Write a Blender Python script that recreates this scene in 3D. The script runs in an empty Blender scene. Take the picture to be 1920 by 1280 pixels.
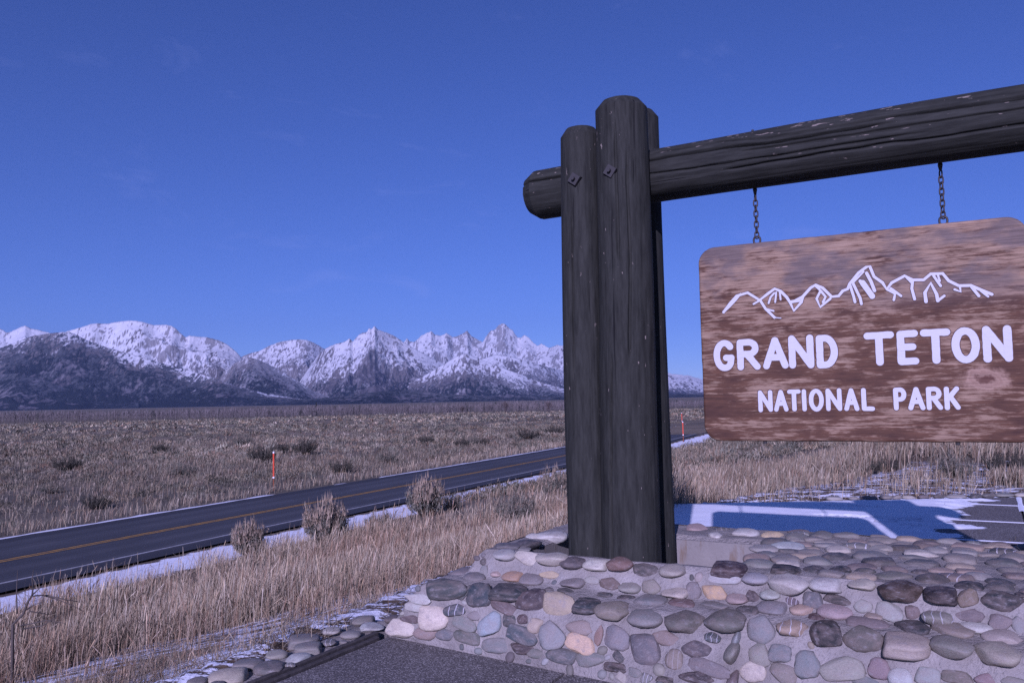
import bpy, math, random
import numpy as np
from mathutils import Vector, Matrix, Euler
from mathutils.bvhtree import BVHTree

random.seed(7)
RNG = np.random.default_rng(11)
SC = bpy.context.scene
COL = SC.collection

# ------------------------------------------------------------------ camera
F_PX, PITCH, ROLL = 1549.8, math.radians(4.02), math.radians(1.13)
CAM = np.array([0.0, 0.0, 1.5])
cam_d = bpy.data.cameras.new('camera')
cam_d.sensor_width, cam_d.lens = 22.3, 18.0
cam_d.clip_start, cam_d.clip_end = 0.05, 80000
cam = bpy.data.objects.new('camera', cam_d)
COL.objects.link(cam)
_f = Vector((0, math.cos(PITCH), math.sin(PITCH)))
_r, _u = Vector((1, 0, 0)), Vector((0, -math.sin(PITCH), math.cos(PITCH)))
_c, _s = math.cos(ROLL), math.sin(ROLL)
_r2, _u2 = _r * _c - _u * _s, _u * _c + _r * _s
M = Matrix((_r2, _u2, -_f)).transposed().to_4x4()
M.translation = Vector(CAM)
cam.matrix_world = M
SC.camera = cam

# ------------------------------------------------------------------ light, sky, exposure
SUN_AZ, SUN_EL = math.radians(13.5), math.radians(23.5)   # light travels towards +Y, 13.5 deg to the right
world = bpy.data.worlds.new('World')
SC.world = world
world.use_nodes = True
wn = world.node_tree
bg = wn.nodes['Background']
sky = wn.nodes.new('ShaderNodeTexSky')
sky.sky_type = 'NISHITA'
sky.sun_disc = False
sky.sun_elevation = SUN_EL
sky.sun_rotation = math.pi + SUN_AZ
sky.altitude = 2600
sky.air_density = 1.0
sky.dust_density = 0.0
sky.ozone_density = 6.0
# a few faint wisps of cirrus
tc = wn.nodes.new('ShaderNodeTexCoord')
mp = wn.nodes.new('ShaderNodeMapping'); mp.inputs['Scale'].default_value = (3.0, 3.0, 9.0); mp.inputs['Rotation'].default_value = (0, math.radians(20), 0)
wn.links.new(tc.outputs['Generated'], mp.inputs[0])
nz = wn.nodes.new('ShaderNodeTexNoise'); nz.inputs['Scale'].default_value = 2.2; nz.inputs['Detail'].default_value = 7; nz.inputs['Roughness'].default_value = 0.62; nz.inputs['Distortion'].default_value = 0.8
wn.links.new(mp.outputs[0], nz.inputs['Vector'])
rmp = wn.nodes.new('ShaderNodeValToRGB')
rmp.color_ramp.elements[0].position = 0.59; rmp.color_ramp.elements[0].color = (0, 0, 0, 1)
rmp.color_ramp.elements[1].position = 0.85; rmp.color_ramp.elements[1].color = (0.13, 0.13, 0.13, 1)
wn.links.new(nz.outputs[0], rmp.inputs[0])
mx = wn.nodes.new('ShaderNodeMix'); mx.data_type = 'RGBA'
wn.links.new(rmp.outputs[0], mx.inputs[0]); wn.links.new(sky.outputs[0], mx.inputs[6]); mx.inputs[7].default_value = (7.0, 8.0, 10.0, 1)
wn.links.new(mx.outputs[2], bg.inputs[0])
bg.inputs[1].default_value = 0.072

sun_d = bpy.data.lights.new('sun', 'SUN')
sun_d.energy = 5.0
sun_d.angle = math.radians(0.53)
sun_d.color = (1.0, 0.95, 0.88)
sun = bpy.data.objects.new('sun', sun_d)
COL.objects.link(sun)
SUNDIR = Vector((math.sin(SUN_AZ) * math.cos(SUN_EL), math.cos(SUN_AZ) * math.cos(SUN_EL), -math.sin(SUN_EL)))
sun.rotation_euler = SUNDIR.to_track_quat('-Z', 'Y').to_euler()

vs = SC.view_settings
vs.view_transform = 'Standard'
vs.look = 'None'
vs.gamma = 1.0
vs.use_curve_mapping = False
vs.exposure = -0.1
vs.use_white_balance = True          # the photograph was balanced far too cold
vs.white_balance_temperature = 5100
vs.white_balance_tint = 53
SC.cycles.use_denoising = False
SC.cycles.max_bounces = 6
SC.cycles.volume_bounces = 0

# ------------------------------------------------------------------ pixel helpers (1920 x 1280 photograph)
def ray(x, y):
    a, b = (x - 960) / F_PX, (640 - y) / F_PX
    a2, b2 = a * _c + b * _s, b * _c - a * _s
    d = np.array([a2, math.cos(PITCH) - b2 * math.sin(PITCH), math.sin(PITCH) + b2 * math.cos(PITCH)])
    return d / d[1]
def proj(p):
    d = np.asarray(p, float) - CAM
    z = d[1] * math.cos(PITCH) + d[2] * math.sin(PITCH)
    a2, b2 = d[0] / z, (-d[1] * math.sin(PITCH) + d[2] * math.cos(PITCH)) / z
    return np.array([960 + F_PX * (a2 * _c - b2 * _s), 640 - F_PX * (b2 * _c + a2 * _s)])
def onz(x, y, z):
    r = ray(x, y)
    return CAM + r * ((z - CAM[2]) / r[2])
TH = math.radians(30)                       # the sign stands turned 30 degrees to the view
U3 = np.array([math.cos(TH), -math.sin(TH), 0.0])
N3 = np.array([math.sin(TH), math.cos(TH), 0.0])
def ST(s, t, z=0.0):
    return U3 * s + N3 * t + np.array([0, 0, z])
def ont(x, y, t):
    r = ray(x, y)
    p = CAM + r * ((t - CAM @ N3) / (r @ N3))
    return float(p @ U3), float(p[2])

# ------------------------------------------------------------------ noise
def _hash(ix, iy, iz, seed):
    h = (ix.astype(np.int64) * 374761393 + iy.astype(np.int64) * 668265263 + iz.astype(np.int64) * 2147483647 + seed * 1274126177) & 0xFFFFFFFF
    h = ((h ^ (h >> 13)) * 1274126177) & 0xFFFFFFFF
    h = ((h ^ (h >> 16)) * 2246822519) & 0xFFFFFFFF
    return ((h ^ (h >> 15)) & 0xFFFFFF) / float(0xFFFFFF)
def vnoise(x, y, z=None, seed=0):
    x = np.asarray(x, float); y = np.asarray(y, float)
    z = np.zeros_like(x) if z is None else np.asarray(z, float)
    x, y, z = np.broadcast_arrays(x, y, z)
    ix, iy, iz = np.floor(x), np.floor(y), np.floor(z)
    fx, fy, fz = x - ix, y - iy, z - iz
    fx = fx * fx * fx * (fx * (fx * 6 - 15) + 10); fy = fy * fy * fy * (fy * (fy * 6 - 15) + 10); fz = fz * fz * (3 - 2 * fz)
    r = 0
    for dz in (0, 1):
        wz = fz if dz else 1 - fz
        if dz and not np.any(fz): continue
        for dy in (0, 1):
            wy = fy if dy else 1 - fy
            for dx in (0, 1):
                wx = fx if dx else 1 - fx
                r = r + wx * wy * wz * _hash(ix + dx, iy + dy, iz + dz, seed)
    return r
def fbm(x, y, z=None, oct=4, seed=0, gain=0.5):
    a, s, t = 1.0, 0.0, 0.0
    f = 1.0
    for i in range(oct):
        s = s + a * vnoise(np.asarray(x) * f + 17.3 * i, np.asarray(y) * f - 9.1 * i, None if z is None else np.asarray(z) * f, seed + i)
        t += a; a *= gain; f *= 2.03
    return s / t
def ridged(x, y, oct=5, seed=0, gain=0.55):
    a, s, t, f = 1.0, 0.0, 0.0, 1.0
    for i in range(oct):
        s = s + a * (1 - np.abs(2 * vnoise(x * f + 31.7 * i, y * f + 5.3 * i, None, seed + i) - 1)) ** 1.6
        t += a; a *= gain; f *= 2.1
    return s / t
def sstep(a, b, x):
    t = np.clip((np.asarray(x, float) - a) / (b - a), 0, 1)
    return t * t * (3 - 2 * t)

# ------------------------------------------------------------------ mesh / object helpers
def mesh_np(name, v, f, col=None, smooth=False, attrs=None):
    """v (n,3); f a (m,3) or (m,4) array"""
    v = np.ascontiguousarray(v, np.float32); f = np.ascontiguousarray(f, np.int32)
    me = bpy.data.meshes.new(name)
    k = f.shape[1]
    me.vertices.add(len(v)); me.vertices.foreach_set('co', v.ravel())
    me.loops.add(f.size); me.loops.foreach_set('vertex_index', f.ravel())
    me.polygons.add(len(f))
    me.polygons.foreach_set('loop_start', np.arange(0, f.size, k, dtype=np.int32))
    me.polygons.foreach_set('loop_total', np.full(len(f), k, np.int32))
    me.polygons.foreach_set('use_smooth', np.full(len(f), smooth, bool))
    me.update(calc_edges=True)
    if col is not None:
        a = me.attributes.new('col', 'FLOAT_COLOR', 'POINT')
        c = np.ones((len(v), 4), np.float32); c[:, :3] = col
        a.data.foreach_set('color', c.ravel())
    for nm, arr in (attrs or {}).items():
        a = me.attributes.new(nm, 'FLOAT', 'POINT')
        a.data.foreach_set('value', np.ascontiguousarray(arr, np.float32))
    return me
def link(name, me, mat=None, parent=None):
    o = bpy.data.objects.new(name, me)
    COL.objects.link(o)
    if mat is not None and me is not None and not me.materials:
        me.materials.append(mat)
    if parent is not None:
        o.parent = parent
    return o
def empty(name, loc=(0, 0, 0), rot=None):
    o = bpy.data.objects.new(name, None)
    COL.objects.link(o)
    o.location = loc
    if rot: o.rotation_euler = rot
    o.empty_display_size = 0.2
    return o
def tag(o, label=None, cat=None, group=None, kind=None):
    if label: o['label'] = label
    if cat: o['category'] = cat
    if group: o['group'] = group
    if kind: o['kind'] = kind
    return o
def grid_faces(nr, nc, wrap=False):
    """quads of an nr x nc vertex grid; wrap closes the columns"""
    i, j = np.meshgrid(np.arange(nr - 1), np.arange(nc if wrap else nc - 1), indexing='ij')
    j2 = (j + 1) % nc
    return np.stack([i * nc + j, i * nc + j2, (i + 1) * nc + j2, (i + 1) * nc + j], -1).reshape(-1, 4)
class MB:
    """collects tris of simple solids"""
    def __init__(self): self.v, self.f = [], []
    def add(self, v, f):
        b = len(self.v)
        self.v += [tuple(map(float, p)) for p in v]
        for q in f:
            for k in range(1, len(q) - 1): self.f.append((b + q[0], b + q[k], b + q[k + 1]))
    def box(self, o, a, b, c):
        """corner o, edge vectors a, b, c"""
        o, a, b, c = map(np.asarray, (o, a, b, c))
        p = [o, o + a, o + a + b, o + b, o + c, o + a + c, o + a + b + c, o + b + c]
        self.add(p, [(0, 3, 2, 1), (4, 5, 6, 7), (0, 1, 5, 4), (1, 2, 6, 5), (2, 3, 7, 6), (3, 0, 4, 7)])
    def tube(self, pts, rad, seg=8, caps=True):
        pts = [np.asarray(p, float) for p in pts]
        rad = [rad] * len(pts) if np.isscalar(rad) else rad
        rings = []
        prev = None
        for i, p in enumerate(pts):
            d = pts[min(i + 1, len(pts) - 1)] - pts[max(i - 1, 0)]
            d = d / (np.linalg.norm(d) + 1e-9)
            a = np.cross(d, [0, 0, 1.0]) if prev is None else prev - d * (prev @ d)
            if np.linalg.norm(a) < 1e-4: a = np.cross(d, [1.0, 0, 0])
            a = a / np.linalg.norm(a); prev = a
            b = np.cross(d, a)
            rings.append([p + rad[i] * (a * math.cos(2 * math.pi * k / seg) + b * math.sin(2 * math.pi * k / seg)) for k in range(seg)])
        v = [q for r in rings for q in r]
        f = []
        for i in range(len(pts) - 1):
            for k in range(seg):
                k2 = (k + 1) % seg
                f.append((i * seg + k, i * seg + k2, (i + 1) * seg + k2, (i + 1) * seg + k))
        if caps:
            f.append(tuple(reversed(range(seg))))
            f.append(tuple((len(pts) - 1) * seg + k for k in range(seg)))
        self.add(v, f)
    def mesh(self, name, smooth=False, col=None):
        return mesh_np(name, np.array(self.v), np.array(self.f), smooth=smooth, col=col)

# ------------------------------------------------------------------ materials
def lin(c):
    c = np.asarray(c, float) / 255.0
    return np.where(c <= 0.04045, c / 12.92, ((c + 0.055) / 1.055) ** 2.4)
WHITE = lin((206, 200, 247))            # what a sunlit white looks like in the photograph
def alb(rgb, k=0.9, lo=0.012, hi=0.8):
    """surface albedo behind a photographed colour (the photograph's cold cast taken out)"""
    return tuple(np.clip(lin(rgb) / WHITE * k, lo, hi))
class NT:
    def __init__(self, name, rough=0.8, spec=0.3):
        self.m = bpy.data.materials.new(name)
        self.m.use_nodes = True
        self.t = self.m.node_tree
        self.b = self.t.nodes['Principled BSDF']
        self.b.inputs['Roughness'].default_value = rough
        self.b.inputs['Specular IOR Level'].default_value = spec
    def n(self, typ, **kw):
        x = self.t.nodes.new('ShaderNode' + typ)
        for k, v in kw.items():
            if k.startswith('_'): setattr(x, k[1:], v)
        return x
    def l(self, a, b): self.t.links.new(a, b)
    def set(self, sock, v):
        if hasattr(v, 'is_output') or isinstance(v, bpy.types.NodeSocket): self.l(v, sock)
        else: sock.default_value = v
    def math(self, op, a, b=0.5, c=None, clamp=False):
        x = self.n('Math'); x.operation = op; x.use_clamp = clamp
        self.set(x.inputs[0], a); self.set(x.inputs[1], b)
        if c is not None: self.set(x.inputs[2], c)
        return x.outputs[0]
    def noise(self, vec=None, scale=5.0, detail=4.0, rough=0.55, dist=0.0):
        x = self.n('TexNoise')
        x.inputs['Scale'].default_value = scale; x.inputs['Detail'].default_value = detail
        x.inputs['Roughness'].default_value = rough; x.inputs['Distortion'].default_value = dist
        if vec is not None: self.l(vec, x.inputs['Vector'])
        return x.outputs[0]
    def vor(self, vec=None, scale=5.0, feature='F1', out=0):
        x = self.n('TexVoronoi'); x.feature = feature
        x.inputs['Scale'].default_value = scale
        if vec is not None: self.l(vec, x.inputs['Vector'])
        return x.outputs[out]
    def ramp(self, fac, stops):
        x = self.n('ValToRGB')
        el = x.color_ramp.elements
        while len(el) > 1: el.remove(el[-1])
        for i, (p, c) in enumerate(stops):
            e = el[0] if i == 0 else el.new(p)
            e.position = p
            e.color = (c, c, c, 1) if np.isscalar(c) else (*c[:3], 1)
        self.l(fac, x.inputs[0])
        return x.outputs[0]
    def mix(self, fac, a, b, mode='MIX'):
        x = self.n('Mix'); x.data_type = 'RGBA'; x.blend_type = mode
        self.set(x.inputs[0], fac)
        for i, v in ((6, a), (7, b)):
            if isinstance(v, bpy.types.NodeSocket): self.l(v, x.inputs[i])
            else: x.inputs[i].default_value = (*v[:3], 1)
        return x.outputs[2]
    def coord(self, which='Object', scale=None, rot=None, loc=None):
        c = self.n('TexCoord').outputs[which]
        if scale is None and rot is None and loc is None: return c
        mp = self.n('Mapping')
        self.l(c, mp.inputs[0])
        if scale is not None: mp.inputs['Scale'].default_value = scale
        if rot is not None: mp.inputs['Rotation'].default_value = rot
        if loc is not None: mp.inputs['Location'].default_value = loc
        return mp.outputs[0]
    def attr(self, name, out=0):
        x = self.n('Attribute'); x.attribute_name = name
        return x.outputs[out]
    def color(self, v): self.set(self.b.inputs['Base Color'], v if isinstance(v, bpy.types.NodeSocket) else (*v[:3], 1))
    def rough(self, v): self.set(self.b.inputs['Roughness'], v)
    def bump(self, h, strength=0.5, dist=0.01):
        x = self.n('Bump')
        x.inputs['Strength'].default_value = strength; x.inputs['Distance'].default_value = dist
        self.l(h, x.inputs['Height'])
        self.l(x.outputs[0], self.b.inputs['Normal'])

def m_plain(name, c, rough=0.7, metal=0.0, var=0.15, scale=20):
    k = NT(name, rough)
    n = k.noise(k.coord(), scale)
    k.color(k.mix(n, tuple(np.array(c) * (1 - var)), tuple(np.array(c) * (1 + var))))
    k.b.inputs['Metallic'].default_value = metal
    return k.m

def m_veg(name, rough=0.75, trans=0.0):
    k = NT(name, rough, 0.15)
    k.color(k.attr('col'))
    return k.m
M_VEG = m_veg('dry_vegetation')

# logs: nearly black stained timber, fine checks along the grain, chipped pale flecks
def m_log(name, flecks, top):
    k = NT(name, 0.8, 0.16)
    along = k.coord('Object', (1, 1, 0.045))
    fine = k.noise(along, 70, 5, 0.65)
    check = k.noise(k.coord('Object', (1, 1, 0.03)), 34, 3, 0.5, 0.6)
    big = k.noise(k.coord('Object', (1, 1, 0.35)), 5, 3)
    base = k.mix(big, (0.013, 0.0138, 0.0112), (0.0225, 0.0235, 0.0190))
    base = k.mix(k.ramp(fine, [(0.3, 0.0), (0.75, 1.0)]), base, (0.0285, 0.0295, 0.0245))
    mott = k.noise(k.coord('Object', (1, 1, 0.14)), 30, 6, 0.72)
    base = k.mix(k.ramp(mott, [(0.42, 0.0), (0.70, 0.8)]), base, (0.046, 0.0475, 0.040))
    base = k.mix(k.ramp(mott, [(0.25, 0.8), (0.42, 0.0)]), base, (0.009, 0.009, 0.009))
    crack = k.ramp(check, [(0.29, 1.0), (0.335, 0.0)])
    base = k.mix(crack, base, (0.008, 0.008, 0.008))
    fl = k.noise(k.coord('Object', (1, 1, 0.28)), 46, 3, 0.6)
    area = k.noise(k.coord('Object', (1, 1, 0.5)), 3.2, 2)
    geo = k.n('NewGeometry')
    sep = k.n('SeparateXYZ'); k.l(geo.outputs['Normal'], sep.inputs[0])
    up = k.ramp(sep.outputs[2], [(0.15, 0.0), (0.62, 1.0)])
    thr = k.math('ADD', fl, k.math('MULTIPLY', area, 0.35))
    if top:
        thr = k.math('ADD', thr, k.math('MULTIPLY', up, 0.10))
    fm = k.ramp(thr, [(flecks, 0.0), (flecks + 0.035, 1.0)])
    k.color(k.mix(fm, base, (0.24, 0.20, 0.165)))
    k.rough(k.ramp(fine, [(0.2, 0.68), (0.8, 0.9)]))
    h = k.math('SUBTRACT', k.math('MULTIPLY', fine, 0.5), k.math('MULTIPLY', crack, 1.0))
    h = k.math('ADD', h, k.math('MULTIPLY', mott, 0.6))
    k.bump(h, 0.6, 0.006)
    return k.m
M_LOG = m_log('stained_log', 0.885, False)
M_BEAM = m_log('stained_beam', 0.888, True)
M_IRON = m_plain('black_iron', (0.040, 0.038, 0.037), 0.7, 0.0)
M_CHAIN = m_plain('weathered_chain', (0.06, 0.05, 0.045), 0.55, 0.5)

# sign board: red-brown stain worn through to bare wood along the grain
def m_board():
    k = NT('worn_sign_board', 0.72, 0.25)
    gr = k.coord('Object', (1.0, 1.0, 16.0))
    grain = k.noise(gr, 3.6, 6, 0.62, 0.5)
    fine = k.noise(k.coord('Object', (1.0, 1.0, 26.0)), 14, 4, 0.6)
    patch = k.noise(k.coord('Object', (1.0, 1.0, 3.4)), 3.1, 5, 0.6, 0.4)
    small = k.noise(k.coord('Object', (1.0, 1.0, 5.0)), 13, 5, 0.65)
    sep = k.n('SeparateXYZ'); k.l(k.coord(), sep.inputs[0])
    tops = k.ramp(k.math('MULTIPLY_ADD', sep.outputs[2], 1.0, 0.5), [(0.5, 0.0), (0.85, 0.055), (1.0, 0.075)])
    wear = k.math('ADD', k.math('MULTIPLY', patch, 0.42), k.math('MULTIPLY', grain, 0.30))
    wear = k.math('ADD', wear, k.math('MULTIPLY', small, 0.28))
    wear = k.math('ADD', wear, tops)
    stain = k.mix(fine, (0.062, 0.028, 0.0145), (0.150, 0.074, 0.040))
    stain = k.mix(k.ramp(patch, [(0.30, 0.75), (0.5, 0.0)]), stain, (0.048, 0.022, 0.016))
    bare = k.mix(grain, (0.195, 0.120, 0.072), (0.385, 0.275, 0.185))
    c = k.mix(k.ramp(wear, [(0.495, 0.0), (0.555, 0.75), (0.63, 1.0)]), stain, bare)
    grey = k.ramp(k.noise(k.coord('Object', (1, 1, 2.0), loc=(3, 1, 2)), 3.6, 4), [(0.47, 0.0), (0.62, 0.85)])
    up = k.ramp(k.math('MULTIPLY_ADD', sep.outputs[2], 1.0, 0.5), [(0.62, 0.0), (0.80, 1.0)])
    c = k.mix(k.math('MULTIPLY', grey, up), c, (0.125, 0.098, 0.088))
    # the large pale knot low on one side
    kx = k.math('MULTIPLY', k.math('SUBTRACT', sep.outputs[0], 0.655), 1.0)
    kz = k.math('MULTIPLY', k.math('ADD', sep.outputs[2], 0.265), 1.75)
    wob = k.math('MULTIPLY', k.math('SUBTRACT', k.noise(k.coord(), 12, 5, 0.65), 0.5), 0.20)
    kd = k.math('ADD', k.math('SQRT', k.math('ADD', k.math('MULTIPLY', kx, kx), k.math('MULTIPLY', kz, kz))), wob)
    ring = k.math('SINE', k.math('MULTIPLY', kd, 120.0))
    kc = k.mix(k.math('MULTIPLY_ADD', ring, 0.16, 0.28), (0.36, 0.245, 0.17), (0.16, 0.080, 0.050))
    core = k.ramp(kd, [(0.015, 1.0), (0.05, 0.0)])
    kc = k.mix(core, kc, (0.10, 0.045, 0.03))
    c = k.mix(k.ramp(kd, [(0.085, 0.9), (0.135, 0.0)]), c, kc)
    check = k.ramp(k.noise(k.coord('Object', (0.5, 1, 40.0)), 2.6, 3, 0.5, 0.3), [(0.285, 1.0), (0.315, 0.0)])
    c = k.mix(k.math('MULTIPLY', check, 0.7), c, (0.06, 0.03, 0.024))
    stk = k.noise(k.coord('Object', (1.0, 1.0, 48.0)), 4.2, 5, 0.7, 0.2)
    c = k.mix(1.0, c, k.ramp(stk, [(0.30, 0.55), (0.5, 1.0), (0.72, 1.42)]), 'MULTIPLY')
    k.color(c)
    h = k.math('ADD', grain, k.math('MULTIPLY', fine, 0.5))
    h = k.math('SUBTRACT', h, check)
    k.bump(h, 0.35, 0.004)
    return k.m
M_BOARD = m_board()
def m_paint():
    k = NT('white_sign_paint', 0.6, 0.3)
    n = k.noise(k.coord('Object', (1, 1, 5)), 22, 4)
    w = k.ramp(k.noise(k.coord('Object', (1, 1, 3), loc=(4, 0, 1)), 60, 3), [(0.74, 0.0), (0.79, 1.0)])
    c = k.mix(n, (0.47, 0.47, 0.48), (0.58, 0.58, 0.58))
    k.color(k.mix(k.math('MULTIPLY', w, 0.7), c, (0.40, 0.30, 0.25)))
    k.bump(n, 0.2, 0.002)
    return k.m
M_PAINT = m_paint()
M_GROOVE_SHADE = m_plain('groove_edge_shade', (0.10, 0.055, 0.04), 0.8)  # flat brown outline: shade of a routed groove edge, put into colour

# river cobbles: colour of each stone comes from its object colour
def m_stone():
    k = NT('river_cobble', 0.55, 0.4)
    oi = k.n('ObjectInfo')
    vec = k.n('VectorMath'); vec.operation = 'MULTIPLY_ADD'
    k.l(k.coord(), vec.inputs[0]); vec.inputs[1].default_value = (1, 1, 1)
    comb = k.n('CombineXYZ')
    for i, mul in enumerate((37.0, 61.0, 83.0)):
        k.l(k.math('MULTIPLY', oi.outputs['Random'], mul), comb.inputs[i])
    k.l(comb.outputs[0], vec.inputs[2])
    v = vec.outputs[0]
    big = k.noise(v, 1.3, 4, 0.55, 0.5)
    fine = k.noise(v, 9, 5, 0.7)
    speck = k.noise(v, 34, 2, 0.6)
    base = oi.outputs['Color']
    c = k.mix(k.ramp(big, [(0.35, 0.0), (0.65, 0.8)]), base, k.mix(0.5, base, (0.20, 0.155, 0.13)))
    c = k.mix(k.math('MULTIPLY', k.ramp(fine, [(0.3, 0.0), (0.75, 1.0)]), 0.75), c, k.mix(1.0, c, (1.75, 1.7, 1.7), 'MULTIPLY'))
    c = k.mix(k.ramp(speck, [(0.32, 0.6), (0.46, 0.0)]), c, k.mix(1.0, c, (0.45, 0.45, 0.48), 'MULTIPLY'))
    # pale veins in some stones
    wv = k.n('TexWave'); wv.inputs['Scale'].default_value = 0.55; wv.inputs['Distortion'].default_value = 3.5
    wv.inputs['Detail'].default_value = 2.0
    k.l(v, wv.inputs['Vector'])
    vein = k.ramp(wv.outputs[1], [(0.965, 0.0), (0.985, 1.0)])
    some = k.ramp(oi.outputs['Random'], [(0.945, 0.0), (0.955, 0.75)])
    c = k.mix(k.math('MULTIPLY', vein, some), c, (0.55, 0.53, 0.55))
    # lime smears left by the mortar
    sm = k.ramp(k.noise(v, 2.6, 5, 0.65), [(0.54, 0.0), (0.72, 0.7)])
    c = k.mix(sm, c, (0.25, 0.235, 0.225))
    k.color(c)
    k.rough(k.math('MULTIPLY_ADD', fine, 0.4, 0.42))
    k.bump(k.math('ADD', fine, k.math('MULTIPLY', speck, 0.5)), 0.4, 0.008)
    return k.m
M_STONE = m_stone()
def m_mortar():
    k = NT('cobble_mortar', 0.9, 0.2)
    v = k.coord()
    a = k.noise(v, 4, 5, 0.6); b = k.noise(v, 60, 4, 0.7); g = k.noise(v, 14, 4, 0.6)
    c = k.mix(k.ramp(a, [(0.3, 0.0), (0.7, 1.0)]), (0.205, 0.185, 0.163), (0.36, 0.332, 0.298))
    c = k.mix(k.ramp(g, [(0.55, 0.0), (0.75, 0.55)]), c, (0.33, 0.315, 0.295))
    c = k.mix(k.ramp(b, [(0.28, 0.7), (0.45, 0.0)]), c, (0.15, 0.135, 0.125))
    k.color(c)
    k.bump(k.math('ADD', k.math('MULTIPLY', b, 0.6), g), 1.0, 0.022)
    return k.m
M_MORTAR = m_mortar()
def m_concrete():
    k = NT('cast_concrete', 0.9, 0.2)
    v = k.coord()
    a = k.noise(v, 5, 5, 0.65); b = k.noise(v, 42, 4, 0.7)
    drip = k.noise(k.coord('Object', (1, 1, 0.25)), 16, 4, 0.6)
    c = k.mix(a, (0.17, 0.158, 0.142), (0.29, 0.27, 0.245))
    c = k.mix(k.ramp(drip, [(0.58, 0.0), (0.72, 0.75)]), c, (0.17, 0.125, 0.085))
    c = k.mix(k.ramp(b, [(0.3, 0.6), (0.42, 0.0)]), c, (0.14, 0.13, 0.12))
    k.color(c)
    k.bump(b, 0.5, 0.006)
    return k.m
M_CONC = m_concrete()
def m_pad():
    k = NT('aggregate_pavement', 0.85, 0.3)
    v = k.coord()
    ag = k.vor(v, 130, 'F1', 1)
    hs = k.n('SeparateColor'); k.l(ag, hs.inputs[0])
    d = k.vor(v, 130, 'F1', 0)
    a = k.noise(v, 1.4, 5, 0.6)
    c = k.mix(k.ramp(hs.outputs[0], [(0.0, 0.0), (0.72, 0.35), (0.9, 1.0)]), (0.105, 0.093, 0.084), (0.40, 0.37, 0.34))
    c = k.mix(k.ramp(d, [(0.40, 0.0), (0.66, 0.6)]), c, (0.04, 0.037, 0.035))
    c = k.mix(k.ramp(a, [(0.35, 0.5), (0.65, 0.0)]), c, k.mix(1.0, c, (0.55, 0.53, 0.52), 'MULTIPLY'))
    k.color(c)
    k.bump(k.math('SUBTRACT', 1.0, d), 0.6, 0.004)
    return k.m
M_PAD = m_pad()
def m_asphalt():
    k = NT('road_asphalt', 0.75, 0.4)
    rc = k.attr('rc')     # metres across the road
    g = k.noise(k.coord(), 30, 4, 0.7)
    wob = k.noise(k.coord('Object', (0.06, 0.06, 1)), 1.0, 3)
    streak = k.n('TexNoise'); streak.noise_dimensions = '1D'
    streak.inputs['Scale'].default_value = 2.2; streak.inputs['Detail'].default_value = 3
    k.l(k.math('ADD', rc, k.math('MULTIPLY', wob, 0.5)), streak.inputs['W'])
    c = k.mix(k.ramp(streak.outputs[0], [(0.35, 0.0), (0.65, 1.0)]), (0.042, 0.042, 0.043), (0.070, 0.069, 0.070))
    c = k.mix(k.math('MULTIPLY', k.ramp(g, [(0.35, 0.0), (0.7, 1.0)]), 0.3), c, (0.10, 0.10, 0.10))
    ab = k.math('ABSOLUTE', rc)
    wp = k.math('COSINE', k.math('MULTIPLY', k.math('SUBTRACT', ab, 0.95), 3.6))
    c = k.mix(k.math('MULTIPLY', k.ramp(wp, [(0.0, 0.0), (1.0, 1.0)]), 0.45), c, (0.030, 0.030, 0.031))
    pt = k.ramp(k.noise(k.coord('Object', (0.25, 0.25, 1)), 0.5, 3), [(0.52, 0.0), (0.56, 0.35)])
    c = k.mix(pt, c, (0.034, 0.034, 0.035))
    c = k.mix(k.ramp(k.math('MULTIPLY', ab, 0.1), [(0.37, 0.0), (0.40, 0.75)]), c, (0.026, 0.025, 0.025))
    c = k.mix(k.ramp(k.math('MULTIPLY', ab, 0.1), [(0.045, 0.6), (0.065, 0.0)]), c, (0.026, 0.025, 0.025))
    k.color(c)
    k.bump(g, 0.3, 0.01)
    return k.m
M_ROAD = m_asphalt()
def m_line(name, c):
    k = NT(name, 0.7, 0.3)
    n = k.noise(k.coord('Object'), 3.0, 5, 0.7)
    k.color(k.mix(k.ramp(n, [(0.35, 0.55), (0.6, 0.0)]), c, (0.07, 0.068, 0.068)))
    return k.m
M_WLINE = m_line('white_road_paint', (0.40, 0.40, 0.39))
M_YLINE = m_line('yellow_road_paint', (0.44, 0.24, 0.035))
def m_snow():
    k = NT('thin_snow', 0.6, 0.3)
    v = k.coord()
    a = k.noise(v, 3, 4); b = k.noise(v, 40, 4, 0.7)
    c = k.mix(a, (0.78, 0.80, 0.83), (0.88, 0.89, 0.90))
    k.color(c)
    k.bump(k.math('ADD', a, k.math('MULTIPLY', b, 0.4)), 0.5, 0.02)
    return k.m
M_SNOW = m_snow()
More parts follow.
